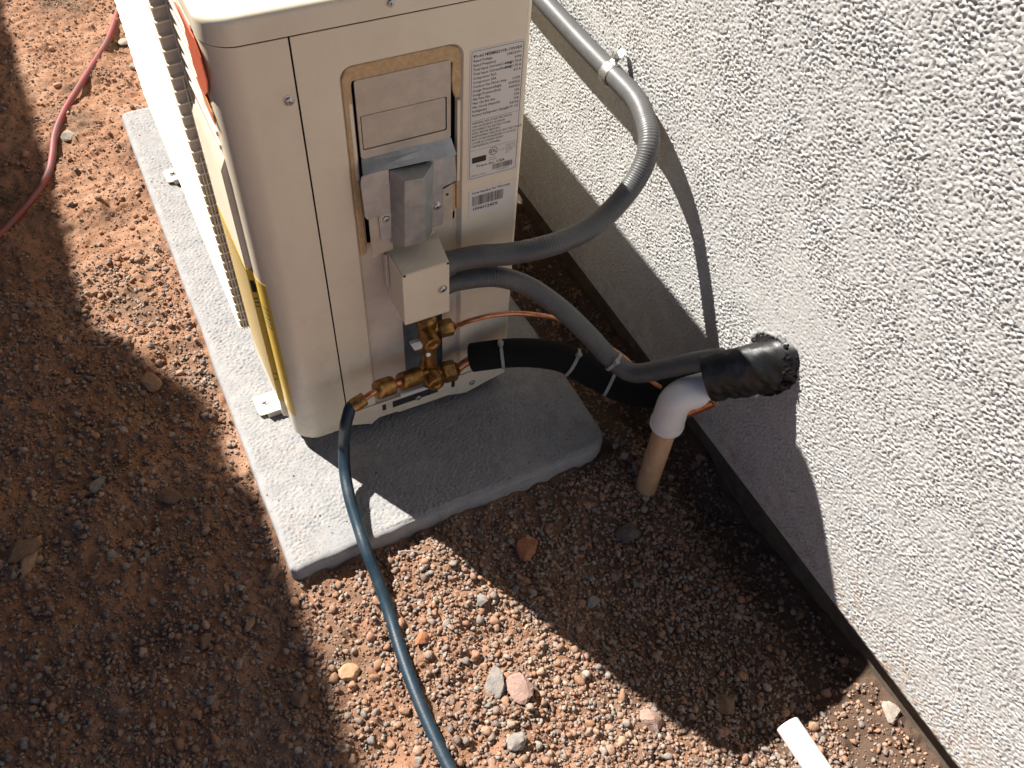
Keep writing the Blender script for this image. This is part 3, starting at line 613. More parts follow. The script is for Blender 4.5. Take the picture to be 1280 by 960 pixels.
# gasket foam around the recess
mb = MB()
outer = [(0.1205, 0.322), (0.1205, 0.5545), (0.1255, 0.5665), (0.1345, 0.5685), (0.235, 0.5685), (0.246, 0.564), (0.2492, 0.554), (0.2495, 0.520), (0.2470, 0.507), (0.2435, 0.505), (0.2400, 0.515), (0.2385, 0.530), (0.2400, 0.5475), (0.2345, 0.5525), (0.1315, 0.5525), (0.1290, 0.545), (0.1275, 0.500), (0.1262, 0.44), (0.1290, 0.438), (0.1290, 0.322)]
mb.plate(outer[::-1], [], YF, 0.0012, 0.0052); P_(mb, 'gasket', FOAMT, bevel=0.0012)
P_(MB().box(0.2375, 0.2440, 0.0022, 0.0052, 0.350, 0.392).box(0.2455, 0.2500, 0.0025, 0.0052, 0.352, 0.500), 'gasket', FOAMT, bevel=0.001)
P_(MB().box(0.2448, 0.2490, 0.0004, 0.0050, 0.395, 0.503), 'gasket_strip', CREAM, bevel=0.001)
P_(MB().box(0.1250, 0.1292, 0.0008, 0.0050, 0.432, 0.528), 'gasket_strip', CREAM, bevel=0.001)
# terminal cover: flat upper plate with an embossed knock-out, sloping step and hat channel
guard = P_(MB().plate(rrect(0.1330, 0.2375, 0.4585, 0.5525, 0.003), [rrect(0.1360, 0.2330, 0.4690, 0.5110, 0.002)], YF, 0.0010, 0.0030), 'terminal_cover', COVER, bevel=0.0006)
P_(MB().plate(rrect(0.1371, 0.2316, 0.4703, 0.5099, 0.0015), [], YF, 0.0016, 0.0040), 'knockout', COVER, parent=guard, bevel=0.0006)
P_(MB().box(0.133, 0.237, 0.0044, 0.0050, 0.46, 0.55), 'cover_backing', DARK, parent=guard)
def poly3(mb, pts, t=0.0012, d=(0, 1, 0)):
    d = Vector(d) * t; n = len(pts); P = [Vector(p) for p in pts]
    mb.add(P + [p + d for p in P], [tuple(range(n)), tuple(range(n, 2 * n))[::-1]] + [(i, (i + 1) % n, n + (i + 1) % n, n + i) for i in range(n)])
ys_ = -0.013
mb = MB()  # sloping step
A0, A1 = Vector((0.1330, 0.0010, 0.4585)), Vector((0.2375, 0.0010, 0.4585))
B0, B1 = Vector((0.1290, ys_, 0.4490)), Vector((0.2385, ys_, 0.4445))
poly3(mb, [A0, A1, B1, B0], 0.0012, (0, 1, -0.3)); P_(mb, 'sloping_step', GALV, parent=guard)
def q1(px, py, y): v = pt(px, py, 1, y); return v
hb = -0.036
Hl, Hr = q1(506, 227, hb), q1(530, 223, hb); Ll, Lr = q1(506, 309, hb + 0.004), q1(532, 302, hb + 0.004)
Tl, Tr = q1(487, 213, ys_ - .0006), q1(542, 202, ys_ - .0006); Kl, Kr = q1(488, 303, ys_ + .002), q1(540, 290, ys_ + .002)
mb = MB()
poly3(mb, [Tl, Tr, Hr, Hl], 0.001, (0, 1, -0.5)); poly3(mb, [Hl, Hr, Lr, Ll]); poly3(mb, [Tl, Hl, Ll, Kl], 0.001, (0.3, 0.9, 0)); poly3(mb, [Hr, Tr, Kr, Lr], 0.001, (-0.3, 0.9, 0))
P_(mb, 'hat_channel', GALV, parent=guard, bevel=0.0006)
mb = MB()   # left and right wings
mb.plate([(0.1290, 0.4485), (0.1265, 0.4465), (0.1250, 0.437), (0.1262, 0.392), (0.1290, 0.3865), (0.1420, 0.388), (0.1430, 0.352), (0.1580, 0.350), (0.1580, 0.4480)][::-1], [], YF, ys_, ys_ + 0.0011)
mb.plate([(0.2035, 0.4465), (0.2385, 0.4442), (0.2400, 0.405), (0.2235, 0.400), (0.2225, 0.345), (0.2035, 0.345)][::-1], [], YF, ys_ + 0.004, ys_ + 0.0051)
P_(mb, 'wing', GALV, parent=guard, bevel=0.0005)
P_(MB().plate([(0.2215, 0.392), (0.2380, 0.398), (0.2375, 0.332), (0.2045, 0.328), (0.2045, 0.36), (0.2215, 0.36)][::-1], [], YF, -0.0045, -0.0032), 'bracket_tab', COVER, parent=guard, bevel=0.0004)
P_(MB().plate([(0.1310, 0.3870), (0.1425, 0.3870), (0.1580, 0.355), (0.1580, 0.330), (0.1420, 0.329), (0.131, 0.324)][::-1], [], YF, -0.0110, -0.0098), 'bracket_tab', COVER, parent=guard, bevel=0.0004)
screw(q1(482, 273, ys_ + .0005), parent=guard); screw(q1(546, 257, ys_ + 0.0036), parent=guard)
P_(MB().lathe(q1(559, 243, -0.0046), (0, -1, 0), [(0, 0.0019), (0.0003, 0.0019)], 12), 'round_hole', DARK, parent=guard)
# junction box
JX0, JX1, JZ0, JZ1, JY = 0.1525, 0.2130, 0.2370, 0.3235, -0.050
jb = P_(MB().box(JX0, JX1, JY, JY + 0.0012, JZ0, JZ1 - 0.0015), 'junction_box', CREAM, bevel=0.0007)
mb = MB(); mb.box(JX0 + 0.0002, JX0 + 0.0014, JY + 0.0016, 0.004, JZ0, JZ1 - 0.0015)
poly3(mb, [(JX0 + .001, JY + .0002, JZ1), (JX1 - .001, JY + .0002, JZ1), (JX1 + 0.0068, 0.004, JZ1), (JX0 + .001, 0.004, JZ1)], 0.0012, (0, 0, -1))
mb.add([(JX1 - .0012, JY + .0016, JZ0), (JX1, JY + .0016, JZ0), (JX1 + .0068, .004, JZ0), (JX1 + .0056, .004, JZ0), (JX1 - .0012, JY + .0016, JZ1 - .0015), (JX1, JY + .0016, JZ1 - .0015), (JX1 + .0068, .004, JZ1 - .0015), (JX1 + .0056, .004, JZ1 - .0015)],
       [(0, 3, 2, 1), (4, 5, 6, 7), (0, 1, 5, 4), (1, 2, 6, 5), (2, 3, 7, 6), (3, 0, 4, 7)])
P_(mb, 'box_side', CREAM, parent=jb, bevel=0.0006)
for c in ((JX0 + .003, JY - .0002, JZ1 - .002), (JX1 - .002, JY - .0002, JZ1 - .002)): P_(MB().lathe(c, (0, -0.6, 0.7), [(-0.001, 0.0015), (0.0009, 0.0015)], 8), 'corner_hole', DARK, parent=jb)
screw(pt(553, 361, 1, JY), parent=jb, r=0.0042)
P_(MB().box(0.1480, 0.1522, -0.0045, 0.002, 0.262, 0.318), 'hinge_flange', CREAM2, parent=jb, bevel=0.0006)

# service valves
def hexnut(mb, o, ax, L_, r, rot=0.3): mb.lathe(o, ax, [(0, r * 0.86), (L_ * 0.12, r), (L_ * 0.88, r), (L_, r * 0.86)], 6, rot)
def knurl(mb, o, ax, L_, r, n=36):
    o = Vector(o); ax = Vector(ax).normalized(); up = Vector((0, 0, 1)); u = (up - ax * up.dot(ax)).normalized(); b = ax.cross(u); rings = []
    m_ = 14
    for i in range(m_ + 1):
        t = i / m_; e = 1 - 0.14 * max(0, (abs(t - 0.5) - 0.38) / 0.12) ** 2
        rings.append([o + ax * (t * L_) + (u * math.cos(2 * math.pi * k / n) + b * math.sin(2 * math.pi * k / n)) * r * e * (1 + (0.035 if (k + i) % 2 else -0.02)) for k in range(n)])
    mb.loft(rings)
XA = Vector((1, -0.12, 0.02)).normalized()
v1 = P_(MB().lathe((0.1955, -0.014, 0.128), (0, 0, 1), [(0, 0.0095), (0.006, 0.0122), (0.05, 0.0122), (0.052, 0.0135), (0.068, 0.0135), (0.072, 0.009)], 20)
        .lathe((0.1955, -0.014, 0.174), XA, [(0, 0.009), (0.014, 0.009), (0.017, 0.0075)], 16), 'liquid_valve', BRASS)
c1 = pt(541.5, 432, 1, -0.046)
P_(MB().lathe(c1 + Vector((0, 0.034, 0)), (0, -1, 0), [(0, 0.0095), (0.014, 0.0095), (0.0145, 0.0118), (0.031, 0.0122), (0.0335, 0.0112), (0.034, 0.0095), (0.0338, 0.0055), (0.0325, 0.0038), (0.0325, 0.001)], 22), 'valve_cap', BRASS, parent=v1)
n1 = pt(557, 410, 1, -0.022)
mb = MB(); hexnut(mb, n1 - XA * 0.009, XA, 0.019, 0.0122); mb.lathe(n1 + XA * 0.008, XA, [(0, 0.0085), (0.004, 0.0065), (0.006, 0.0045)], 18)
P_(mb, 'flare_nut', BRASS, parent=v1)
v2 = P_(MB().lathe((0.1960, -0.016, 0.062), (0, 0, 1), [(0, 0.011), (0.004, 0.0135), (0.034, 0.0145), (0.042, 0.0130), (0.050, 0.0108), (0.082, 0.0104), (0.084, 0.0085)], 22)
        .lathe((0.196, -0.016, 0.083), XA, [(0, 0.009), (0.018, 0.009), (0.020, 0.0075)], 16), 'suction_valve', BRASS)
c2_ = pt(546.5, 482, 1, -0.050)
P_(MB().lathe(c2_ + Vector((0, 0.036, 0)), (0, -1, 0), [(0, 0.0105), (0.016, 0.0105), (0.0165, 0.0124), (0.032, 0.0130), (0.0345, 0.0120), (0.0355, 0.0102), (0.0352, 0.006), (0.034, 0.0044), (0.034, 0.0012)], 22), 'valve_cap', BRASS, parent=v2)
P_(MB().lathe(pt(535.5, 443, 1, -0.026), (-0.05, -0.85, 0.5), [(-0.004, 0.0042), (0.0, 0.0042), (0.001, 0.003)], 14), 'stub_gleam', ZINC, parent=v2)  # bright zinc disc stands in for the gleam on the stub
n2 = pt(561.5, 464, 1, -0.024)
mb = MB(); hexnut(mb, n2 - XA * 0.011, XA, 0.021, 0.0156, 0.1); mb.lathe(n2 + XA * 0.008, XA, [(0, 0.0128), (0.005, 0.0095), (0.007, 0.0062)], 18)
P_(mb, 'flare_nut', BRASS, parent=v2)
tb = pt(520.5, 431, 1, -0.020)
mb = MB(); poly3(mb, [tb + Vector((-.0085, 0, .0045)), tb + Vector((-.001, -.001, .0062)), tb + Vector((.0052, -.001, .0052)), tb + Vector((.0088, -.002, -.0015)), tb + Vector((.0065, -.003, -.0075)), tb + Vector((-.0035, -.003, -.008))], 0.006, (0, 1, 0))
P_(mb, 'white_tab', WHITETAB, bevel=0.0005)

# ---------------------------------------------------------------- labels on the end panel
def text(body, size, x, z, y, align='LEFT', xs_=1.0, bold=0.0):
    cu = bpy.data.curves.new('t', 'FONT'); cu.body = body; cu.size = size; cu.align_x = align; cu.resolution_u = 1; cu.offset = bold
    o = bpy.data.objects.new('t', cu); C.objects.link(o); dg = bpy.context.evaluated_depsgraph_get()
    me = bpy.data.meshes.new_from_object(o.evaluated_get(dg)); vs = [(x + v.co.x * xs_, y, z + v.co.y) for v in me.vertices]; fs = [tuple(p.vertices) for p in me.polygons]
    bpy.data.objects.remove(o); bpy.data.curves.remove(cu); bpy.data.meshes.remove(me); return vs, fs
YL = -0.0006
rp = P_(MB().plate(rrect(0.2588, 0.3222, 0.3905, 0.5590, 0.0025), [], YF, YL + 0.0001, 0.0), 'rating_label', PAPER, smooth=False)
fr = rrect(0.2604, 0.3212, 0.3935, 0.5572, 0.003); fi = rrect(0.2609, 0.3207, 0.3940, 0.5567, 0.0027)
mb = MB(); mb.plate(fr, [fi], YF, YL, YL + 0.0001)
mb.add([(0.262, YL, 0.4725), (0.320, YL, 0.4725), (0.320, YL, 0.4728), (0.262, YL, 0.4728)], [(0, 1, 2, 3)])
mb.add([(0.262, YL, 0.4330), (0.320, YL, 0.4330), (0.320, YL, 0.4333), (0.262, YL, 0.4333)], [(0, 1, 2, 3)])
rows = [('Model Number:', '4TXK2209B-10N0BA'), ('Rated Voltage', '208/230V~'), ('Rated Frequency', '60Hz'), ('Total Input Current(Cooling)', '9.0A/1.75-A'), ('Total Input Current(Heating)', '8.9A/1.75-A'),
        ('Compressor RLA', '8.0 A'), ('Compressor LRA', ''), ('Outdoor Fan Motor Amp', '0.25A'), ('Design Pressure(high)', '550PSIG'), ('Design Pressure(low)', '340PSIG'), ('Min Fuse Size', '15A'), ('Max Ckt Brk Size', '15A'),
        ('Min Circuit Ampacity', '10A'), ('Refrigerant', 'R410A'), ('Factory Refrigerant Charge', '28.99 OZ')]
for i, (a, b) in enumerate(rows):
    z = 0.5495 - i * 0.00505; sz = 0.0050 if i == 0 else 0.0042
    for body, x, al in ((a, 0.2625, 'LEFT'), (b, 0.3192, 'RIGHT')):
        if body: mb.add(*text(body, sz, x, z, YL, al, 0.92 if al == 'LEFT' else 0.95, 0.00008))
for i, a in enumerate(['WARNING: RISK OF ELECTRIC SHOCK', 'CAN CAUSE INJURY OR DEATH', 'DISCONNECT ALL ELECTRIC POWER', 'SUPPLY BEFORE SERVICING', 'AVERTISSEMENT: RISQUE DE CHOC ELECTRIQUE', 'PEUT CAUSER DES BLESSURES OU LA MORT', 'COUPER LE COURANT AVANT', "L'ENTRETIEN DE L'APPAREIL"]):
    mb.add(*text(a, 0.0036, 0.2625, 0.4685 - i * 0.0044, YL, 'LEFT', 0.80, 0.00006))
mb.add(*text('Trane Inc. USA', 0.0052, 0.2690, 0.4085, YL, 'LEFT', 1.15, 0.0001))
mb.add(*text('Made in China', 0.0034, 0.2630, 0.3965, YL, 'LEFT', 0.95))
mb.add(*text('50001802014', 0.0028, 0.2960, 0.3965, YL))
mb.add(*text('C US', 0.0030, 0.2985, 0.4240, YL)); mb.add(*text('Intertek', 0.0026, 0.2855, 0.4170, YL)); mb.add(*text('4007562', 0.0026, 0.2855, 0.4138, YL))
for i in range(5): mb.add(*text(['CONFORMS TO', 'UL STD 1995', 'CERTIFIED TO', 'CSA STD', 'C22.2'][i], 0.0023, 0.3060, 0.4290 - i * 0.0026, YL))
ec = (0.2905, 0.4262)
ring = lambda r, n=24: [(ec[0] + r * math.cos(2 * math.pi * k / n), ec[1] + r * math.sin(2 * math.pi * k / n)) for k in range(n)]
mb.plate(ring(0.0056), [ring(0.0048)], YF, YL, YL + 0.0001); mb.add(*text('ETL', 0.0056, ec[0], ec[1] - 0.0019, YL, 'CENTER', 0.85, 0.0002))
mb.plate(rrect(0.2635, 0.2815, 0.4155, 0.4235, 0.001), [], YF, YL, YL + 0.0001)
rb_ = random.Random(3)
def bars(mb, x0, x1, z0, z1, y):
    x = x0
    while x < x1:
        w_ = rb_.choice([0.00025, 0.00025, 0.0005, 0.0008]); mb.add([(x, y, z0), (x + w_, y, z0), (x + w_, y, z1), (x, y, z1)], [(0, 1, 2, 3)]); x += w_ + rb_.choice([0.00028, 0.00045, 0.0006])
bars(mb, 0.2900, 0.3165, 0.3995, 0.4070, YL)
P_(mb, 'print', INK, parent=rp, smooth=False, fix=False)
sp = P_(MB().plate(rect(0.2603, 0.3230, 0.3345, 0.3762), [], YF, YL + 0.0001, 0.0), 'serial_label', PAPER, smooth=False)
mb = MB(); mb.add(*text('Serial Number for Warranty', 0.0047, 0.2645, 0.3700, YL, 'LEFT', 0.93, 0.0001)); bars(mb, 0.2650, 0.3065, 0.3520, 0.3665, YL)
mb.add(*text('150601243X', 0.0066, 0.2655, 0.3448, YL, 'LEFT', 1.0, 0.0002))
P_(mb, 'print', INK, parent=sp, smooth=False, fix=False)

# yellow warning label following the raised field, the step and the rounded corner
yz0, yz1 = 0.050, 0.308
prof = [(X1 - 0.0006, 0.178), (X1 - 0.0006, ya + 0.0035), (X1 + 0.001, ya + 0.0012), (-0.0012, ya - 0.0014), (-0.0006, ya - 0.004), (-0.0006, RC + 0.002)] + corner(RC, -0.0006, 12)[1:6]
mb = MB(); shell(mb, prof, yz0, yz1, 0.0002); yl = P_(mb, 'warning_label', YELLOW, angle=60, label='yellow warning label wrapping round the front corner')
def on_prof(i0, i1, z0, z1, name, m, off=0.0003):
    q = prof[i0:i1 + 1]; mb = MB(); shell(mb, [(x - off, y - off * 0.6) for x, y in q], z0, z1, 0.0001); P_(mb, name, m, parent=yl, smooth=False)
on_prof(2, 3, 0.270, 0.290, 'warning_symbol', INK); on_prof(3, 4, 0.273, 0.286, 'warning_symbol', INK)
for k in range(3): on_prof(2, 3, 0.258 - k * 0.007, 0.2595 - k * 0.007, 'printed_line', INK)
for k in range(5): on_prof(5, 9, 0.262 - k * 0.0085, 0.2632 - k * 0.0085, 'printed_line', INK)
for k in range(2): on_prof(2, 3, 0.112 - k * 0.012, 0.1132 - k * 0.012, 'printed_line', INK)
for k in range(30): on_prof(0, 1, 0.290 - k * 0.008, 0.2907 - k * 0.008, 'printed_line', GREYINK)

# ---------------------------------------------------------------- conduits
def ribbed(name, pts, r, m, label, cat, pitch=0.0034, amp=0.00024, loc=None, n=20):
    t = thing(name, label, cat, loc or pts[0]); path = smooth_path(pts, 0.00085); L_ = 0; rad = []
    for i, p in enumerate(path):
        if i: L_ += (p - path[i - 1]).length
        rad.append(r + amp * math.cos(2 * math.pi * L_ / pitch))
    MB().tube(path, rad, n).build('jacket', m, t, angle=80); return t
R1 = 0.0140
c1p = [Vector((0.2150, -0.030, 0.3000)), Vector((0.235, -0.031, 0.3015)), pt(600, 320, 0, .26), pt(640, 317, 0, .30), pt(690, 306, 0, .350), pt(730, 289, 0, .400), pt(762, 265, 0, .442), pt(788, 235, 0, .474), pt(804, 207, 0, .494), pt(811, 180, 0, .507),
       pt(808, 155, 0, .517), pt(795, 125, 0, .527), pt(765, 92, 0, .5315), pt(720, 45, 0, .5315), pt(672, -8, 0, .5315), pt(600, -90, 0, .5315), pt(500, -200, 0, .5315)]
cd1 = ribbed('electrical_conduit', c1p, R1, GREYPVC, 'thick grey ribbed conduit looping from the junction box up along the stucco wall', 'conduit')
mb = MB(); mb.lathe((0.2125, -0.030, 0.300), (1, 0, 0), [(0, 0.0165), (0.006, 0.0165), (0.006, 0.0155), (0.012, 0.0155)], 24); mb.build('connector', GREYPVC, cd1)
c2p = [Vector((0.2150, -0.026, 0.2600)), Vector((0.236, -0.028, 0.2630)), pt(620, 346, 0, .28), pt(660, 358, 0, .32), pt(700, 385, 0, .355), pt(735, 418, 0, .385), pt(764, 449, 0, .408), pt(792, 466, 0, .428), pt(830, 461, 0, .452), pt(870, 452, 0, .478), pt(905, 447, 0, .50)]
ribbed('electrical_conduit', c2p, 0.0132, GREYPVC, 'grey ribbed conduit dropping from the junction box into the black taped bundle', 'conduit')
# strap
sd = (pt(780, 107, 0, .5315) - pt(750, 77, 0, .5315)).normalized(); sc_ = pt(764, 92, 0, .5315)
st = thing('conduit_strap', 'shiny zinc strap clamp holding the grey conduit to the wall', 'pipe strap', sc_)
nx = Vector((-1, 0, 0)); up_ = sd.cross(nx).normalized()
if up_.z < 0: up_ = -up_
rings = []
for sgn in (-1, -0.8, 0.8, 1):
    lift = 0.0010 if abs(sgn) < 1 else 0.0002
    ring_o = []
    for a in range(-110, 111, 10):
        t = math.radians(a); ring_o.append(sc_ + sd * (0.0085 * sgn) + (nx * math.cos(t) + up_ * math.sin(t)) * (R1 + 0.0012 + lift))
    ring_i = [sc_ + sd * (0.0085 * sgn) + (nx * math.cos(math.radians(a)) + up_ * math.sin(math.radians(a))) * (R1 + 0.0003) for a in range(110, -111, -10)]
    rings.append(ring_o + ring_i)
mb = MB(); mb.loft(rings); mb.build('band', ZINC, st)
tb0 = sc_ + up_ * (R1 + 0.0005)
mb = MB(); a, b = tb0 + sd * -0.0065, tb0 + sd * 0.0065
poly3(mb, [a + nx * 0.003, b + nx * 0.003, b + up_ * 0.017 + Vector((0.015, 0, 0)), a + up_ * 0.017 + Vector((0.015, 0, 0))], 0.0015, (0.6, 0, -0.6))
mb.build('ear', ZINC, st, bevel=0.0006)
es = tb0 + up_ * 0.010 + Vector((0.005, 0, 0)); hx = MB(); hexnut(hx, es, (-0.9, 0, 0.4), 0.007, 0.0050); hx.build('bolt', ZINC, st)
tb1 = sc_ - up_ * (R1 + 0.001)
mb = MB(); a, b = tb1 + sd * -0.006, tb1 + sd * 0.006; poly3(mb, [a + nx * 0.002, b + nx * 0.002, b - up_ * 0.009 + Vector((0.010, 0, 0)), a - up_ * 0.009 + Vector((0.010, 0, 0))], 0.0014, (0.6, 0, 0.6))
mb.build('ear', ZINC, st, bevel=0.0005)

# ---------------------------------------------------------------- refrigerant lines
fp = [pt(590, 447, 0, .258), pt(604, 445, 0, .272), pt(640, 441, 0, .310), pt(675, 442, 0, .345), pt(708, 449, 0, .378), pt(745, 469, 0, .412), pt(785, 488, 0, .445), pt(820, 492, 0, .478), pt(860, 484, 0, .50), pt(900, 474, 0, .525)]
ins = thing('insulated_pipe', 'thick black foam insulated refrigerant line running from the lower valve toward the wall', 'refrigerant line', fp[0])
MB().tube(smooth_path([fp[0]] + fp[1:], 0.004), 0.0208, 24).build('insulation', BLACKFOAM, ins)
a = n2 + XA * 0.012
MB().tube(smooth_path([a, (a + fp[0]) / 2 + Vector((0, 0, .0005)), fp[0] + (fp[1] - fp[0]) * 0.3], 0.003), 0.0062, 16).build('copper_pipe', COPPER, ins)
lp = [n1 + XA * 0.010, n1 + XA * 0.02, pt(590, 400, 0, .248), pt(620, 393.5, 0, .280), pt(655, 392, 0, .318), pt(695, 398, 0, .365), pt(725, 411, 0, .398), pt(752, 428, 0, .422), pt(780, 447, 0, .440), pt(805, 470, 0, .455), pt(840, 490, 0, .485), pt(880, 490, 0, .51)]
cp = thing('copper_tube', 'thin bare copper tube arching from the upper brass valve behind the grey conduit', 'copper tube', lp[0])
MB().tube(smooth_path(lp, 0.003), 0.0034, 14).build('tube', COPPER, cp)
# orange-brown line end under the elbow
o = MB().tube(smooth_path([pt(838, 520, 0, .455), pt(862, 513, 0, .468), pt(892, 500, 0, .487)], 0.004), 0.0085, 16).build('copper_stub', COPPER)
tag(o, 'copper line end showing under the white elbow beside the black tape', 'copper pipe')

# zip ties
def tie(label, c, ax, r, head):
    c = Vector(c); ax = Vector(ax).normalized(); up = Vector((0, 0, 1)); u = (up - ax * up.dot(ax)).normalized(); b = ax.cross(u)
    t = thing('cable_tie', label, 'cable tie', c, 'pale cable ties')
    rings = []
    for k in range(33):
        q = 2 * math.pi * k / 32; d = u * math.cos(q) + b * math.sin(q)
        rings.append([c + d * (r + e) + ax * f for e, f in ((0, -0.0022), (0.0012, -0.0022), (0.0012, 0.0022), (0, 0.0022))])
    mb = MB(); mb.loft(rings); mb.build('strap', TIE, t, angle=50)
    hd = c + (u * math.cos(head) + b * math.sin(head)) * (r + 0.002)
    mb = MB(); mb.tube([hd - u * 0.0035 - ax * .0005, hd + u * 0.0035], 0.0042, 10); mb.build('head', TIE, t, bevel=0.0006)
def along(path, i): return path[i], (path[i + 1] - path[i - 1]) if 0 < i < len(path) - 1 else path[i] - path[i - 1]
tie('pale cable tie around the black insulation next to the unit', fp[2] - (fp[2] - fp[1]) * 0.35, fp[2] - fp[1], 0.0210, 0.0)
tie('pale cable tie around the black insulation near the pad edge', fp[4] + (fp[5] - fp[4]) * 0.18, fp[5] - fp[4], 0.0210, 0.1)
tie('pale cable tie around the grey conduit just before the white elbow', pt(767, 452, 0, .410), c2p[7] - c2p[5], 0.0138, 0.6)
tie('pale cable tie around the black insulation just under the grey conduit', fp[5].lerp(fp[6], 0.45), fp[6] - fp[5], 0.0210, 3.4)

# ---------------------------------------------------------------- drain pipe
gp = pt(803, 622, 2, -0.095)
dr = thing('drain_pipe', 'tan upright drain pipe with a white elbow entering the taped bundle', 'drain pipe', gp)
MB().lathe((gp.x, gp.y, -0.15), (0, 0, 1), [(0, 0.0160), (0.270, 0.0160), (0.271, 0.0150)], 32).build('pipe', TANPVC, dr)
ez = 0.152
E0 = Vector((gp.x, gp.y, ez - 0.055)); Ec = Vector((gp.x, gp.y, ez)); Ed = Vector((0.90, -0.25, 0.20)).normalized()
el = [E0, E0 + Vector((0, 0, 0.020)), E0 + Vector((0, 0, 0.040))]
for k in range(1, 8):
    t = k / 8; a = Vector((gp.x, gp.y, ez - 0.015)); b = Ec + Vector((0, 0, 0.008)); c_ = Ec + Ed * 0.020 + Vector((0, 0, 0.008)); el.append(a * (1 - t) ** 2 + b * 2 * t * (1 - t) + c_ * t * t)
el += [Ec + Ed * 0.022 + Vector((0, 0, .008)), Ec + Ed * 0.044 + Vector((0, 0, .008))]
rad = [0.0222, 0.0222, 0.0222] + [0.0222] * 7 + [0.0226, 0.0226]
mb = MB(); mb.tube(el, rad, 32); el_ = mb.build('elbow', WHITEPVC, dr, angle=60, bevel=0.0012)
MB().lathe(E0 + Vector((0, 0, -0.0004)), (0, 0, 1), [(0, 0.0222), (0.0004, 0.0234), (0.006, 0.0236), (0.0072, 0.0222)], 32).build('socket_rim', WHITEPVC, el_)

# ---------------------------------------------------------------- black taped bundle at the wall
B0_ = Vector((0.484, -0.250, 0.192)); B1_ = Vector((XW + 0.036, -0.316, 0.252)); bd = (B1_ - B0_).normalized()
tw = thing('taped_bundle', 'black tape wrapped bundle of lines entering the stucco wall', 'pipe wrap', B0_)
up = Vector((0, 0, 1)); u = (up - bd * up.dot(bd)).normalized(); b = bd.cross(u)
nb = band(128, 1.0, 14, 77, 1.0, 0, 0.6); nb2 = band(128, 1.0, 5, 78)
rings = []; NR = 46; NS = 72
for i in range(NR):
    t = i / (NR - 1); c_ = B0_.lerp(B1_, t); ring_ = []
    fl = 1 + 0.16 * min(t, 0.7)
    for k in range(NS):
        q = 2 * math.pi * k / NS
        wv = 0.0003 * math.sin(t * 22 + 1.2 * math.sin(q * 2) + q * 1.0) + 0.0008 * nb[i * 2 % 128, k % 128] * (0.4 + math.sin(q / 2) ** 2)
        rag = (0.0012 * max(0, t - 0.82) / 0.18) * nb2[(i * 3) % 128, k]
        ru = 0.0375 * fl + wv + rag; rbb = 0.0245 * fl + wv + rag
        ring_.append(c_ + u * (math.cos(q) * ru) + b * (math.sin(q) * rbb))
    rings.append(ring_)
mb = MB(); mb.loft(rings); mb.build('tape_wrap', TAPE, tw, angle=70)
# crumbling foam collar where the bundle meets the stucco
fv = MB(); rf = random.Random(9)
for k in range(150):
    q = rf.uniform(0, 2 * math.pi); tt = rf.uniform(0, 0.022)
    if math.cos(q) > 0.5 and rf.random() < 0.75: continue
    c_ = B1_ + (u * math.cos(q) * 0.0415 + b * math.sin(q) * 0.0275) * rf.uniform(0.94, 1.02); c_ = c_ + bd * ((XW - 0.001 - tt * 0.6 - c_.x) / bd.x)
    s_ = rf.uniform(0.0014, 0.0042); sc3 = np.random.default_rng(k).uniform(0.45, 1.3, 3); jj = np.random.default_rng(k + 999).uniform(0.75, 1.25, (len(ICO1[0]), 1))
    bv = ICO1[0] * s_ * jj * sc3; fv.add([tuple(Vector(v) + c_) for v in bv], [tuple(map(int, f)) for f in ICO1[1]])
o = fv.build('foam_collar', BLACKFOAM, tw, smooth=False, fix=False); o['kind'] = 'stuff'
# sealant smear above the bundle
sv = MB(); pth = [pt(938, 428, 0, XW - .004), pt(943, 419, 0, XW - .004), pt(952, 415, 0, XW - .004), pt(965, 418, 0, XW - .004), pt(977, 425, 0, XW - .004), pt(985, 436, 0, XW - .004)]
pp = smooth_path(pth, 0.0012); rs_ = np.random.default_rng(4); sv.tube(pp, [0.0030 + 0.0010 * math.sin(i * 0.9) + 0.0006 * rs_.standard_normal() for i in range(len(pp))], 10)
o = sv.build('sealant', SEAL); tag(o, 'smear of pale grey sealant on the wall above the taped bundle', 'sealant')

# ---------------------------------------------------------------- blue hose with brass fittings
ft = [pt(529, 467.5, 1, -0.030), pt(500, 478, 1, -0.040), pt(491.5, 481, 1, -0.042), pt(470, 488.5, 1, -0.047), pt(456, 498, 1, -0.050), pt(440, 508, 1, -0.053)]
hose = thing('refrigerant_hose', 'blue charging hose with brass fittings, running from the lower valve over the pad', 'hose', ft[-1])
d01 = (ft[1] - ft[0]); mb = MB(); knurl(mb, ft[0] + d01 * 0.14, d01, d01.length * 0.86, 0.0125); mb.lathe(ft[0] - d01 * 0.15, d01, [(0, 0.0055), (d01.length * 0.4, 0.0055)], 14)
mb.build('coupler', BRASS, hose, angle=20)
d12 = ft[2] - ft[1]; MB().lathe(ft[1] - d12 * 0.2, d12, [(0, 0.0058), (d12.length * 1.4, 0.0058)], 16).build('neck', COPPER, hose)
d23 = ft[3] - ft[2]; mb = MB(); knurl(mb, ft[2], d23, d23.length, 0.0130); mb.build('knurled_nut', BRASS, hose, angle=20)
MB().tube(smooth_path([ft[3] - d23 * 0.1, ft[3].lerp(ft[4], 0.5) + Vector((0, 0, .001)), ft[4].lerp(ft[5], 0.2)], 0.003), 0.0042, 14).build('bent_tube', COPPER, hose)
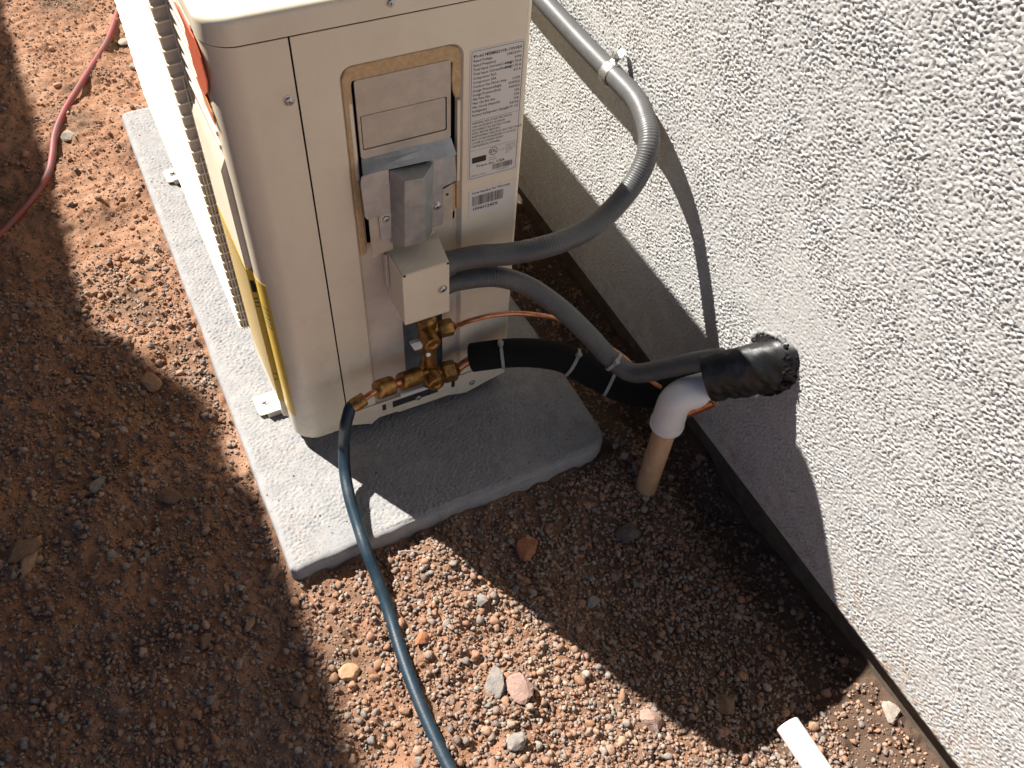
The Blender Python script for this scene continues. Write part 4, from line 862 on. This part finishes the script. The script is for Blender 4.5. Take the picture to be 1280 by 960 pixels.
d45 = ft[5] - ft[4]; MB().lathe(ft[4], d45, [(0, 0.0086), (0.001, 0.0094), (d45.length * 0.9, 0.0094), (d45.length, 0.0088)], 20).build('ferrule', BRASS, hose)
hp = [ft[4].lerp(ft[5], 0.7), ft[5] + d45 * 0.12, pt(435.5, 518, 1, -0.057), pt(432, 532, 1, -0.061), pt(430, 555, 2, 0.040), pt(431, 588, 2, 0.014), pt(437, 622, 2, 0.003), pt(447, 655, 2, -0.007), pt(457, 686, 2, -0.013), pt(471, 722, 2, -0.030), pt(487, 768, 2, -0.044), pt(503, 820, 2, -0.047),
      pt(522, 872, 2, -0.047), pt(545, 925, 2, -0.047), pt(572, 980, 2, -0.047), pt(610, 1050, 2, -0.047)]
MB().tube(smooth_path(hp, 0.004), 0.0082, 20).build('hose_body', BLUE, hose)
# red hose
rp_ = [(170, -70), (158, -30), (151, 0), (144, 26), (134, 52), (118, 78), (98, 110), (80, 140), (69, 168), (65.5, 195), (60, 218), (42, 246), (20, 272), (-4, 297), (-40, 330)]
o = MB().tube(smooth_path([pt(a, b, 2, -0.045) for a, b in rp_], 0.006), 0.0066, 18).build('red_hose', RED); tag(o, 'red hose snaking over the sunlit soil at the upper left', 'hose')
# white pipe lying at the bottom right
e0 = pt(984, 905, 2, -0.072); 
wpz = Vector((e0.x, e0.y, -0.072)); wpd = Vector((-0.02, -1.0, 0.06)).normalized()
wp = thing('plastic_pipe', 'white plastic pipe end poking in at the bottom right corner', 'pipe', wpz)
mb = MB(); 
mb.lathe(wpz, wpd, [(0.018, 0.0118), (0.0, 0.0122), (-0.0002, 0.0150), (0.0008, 0.0158), (0.45, 0.0158)], 28); mb.build('pipe', WHITEPVC, wp)
# dry twig beside the hose
tp = [pt(495, 690, 2, -0.048), pt(512, 688.5, 2, -0.044), pt(532, 692, 2, -0.046)]
o = MB().tube(smooth_path(tp, 0.004), 0.0009, 6).build('twig', mat('dry_twig', (0.30, 0.24, 0.20), 0.9)); tag(o, 'thin dry twig at the pad edge right of the blue hose', 'twig')
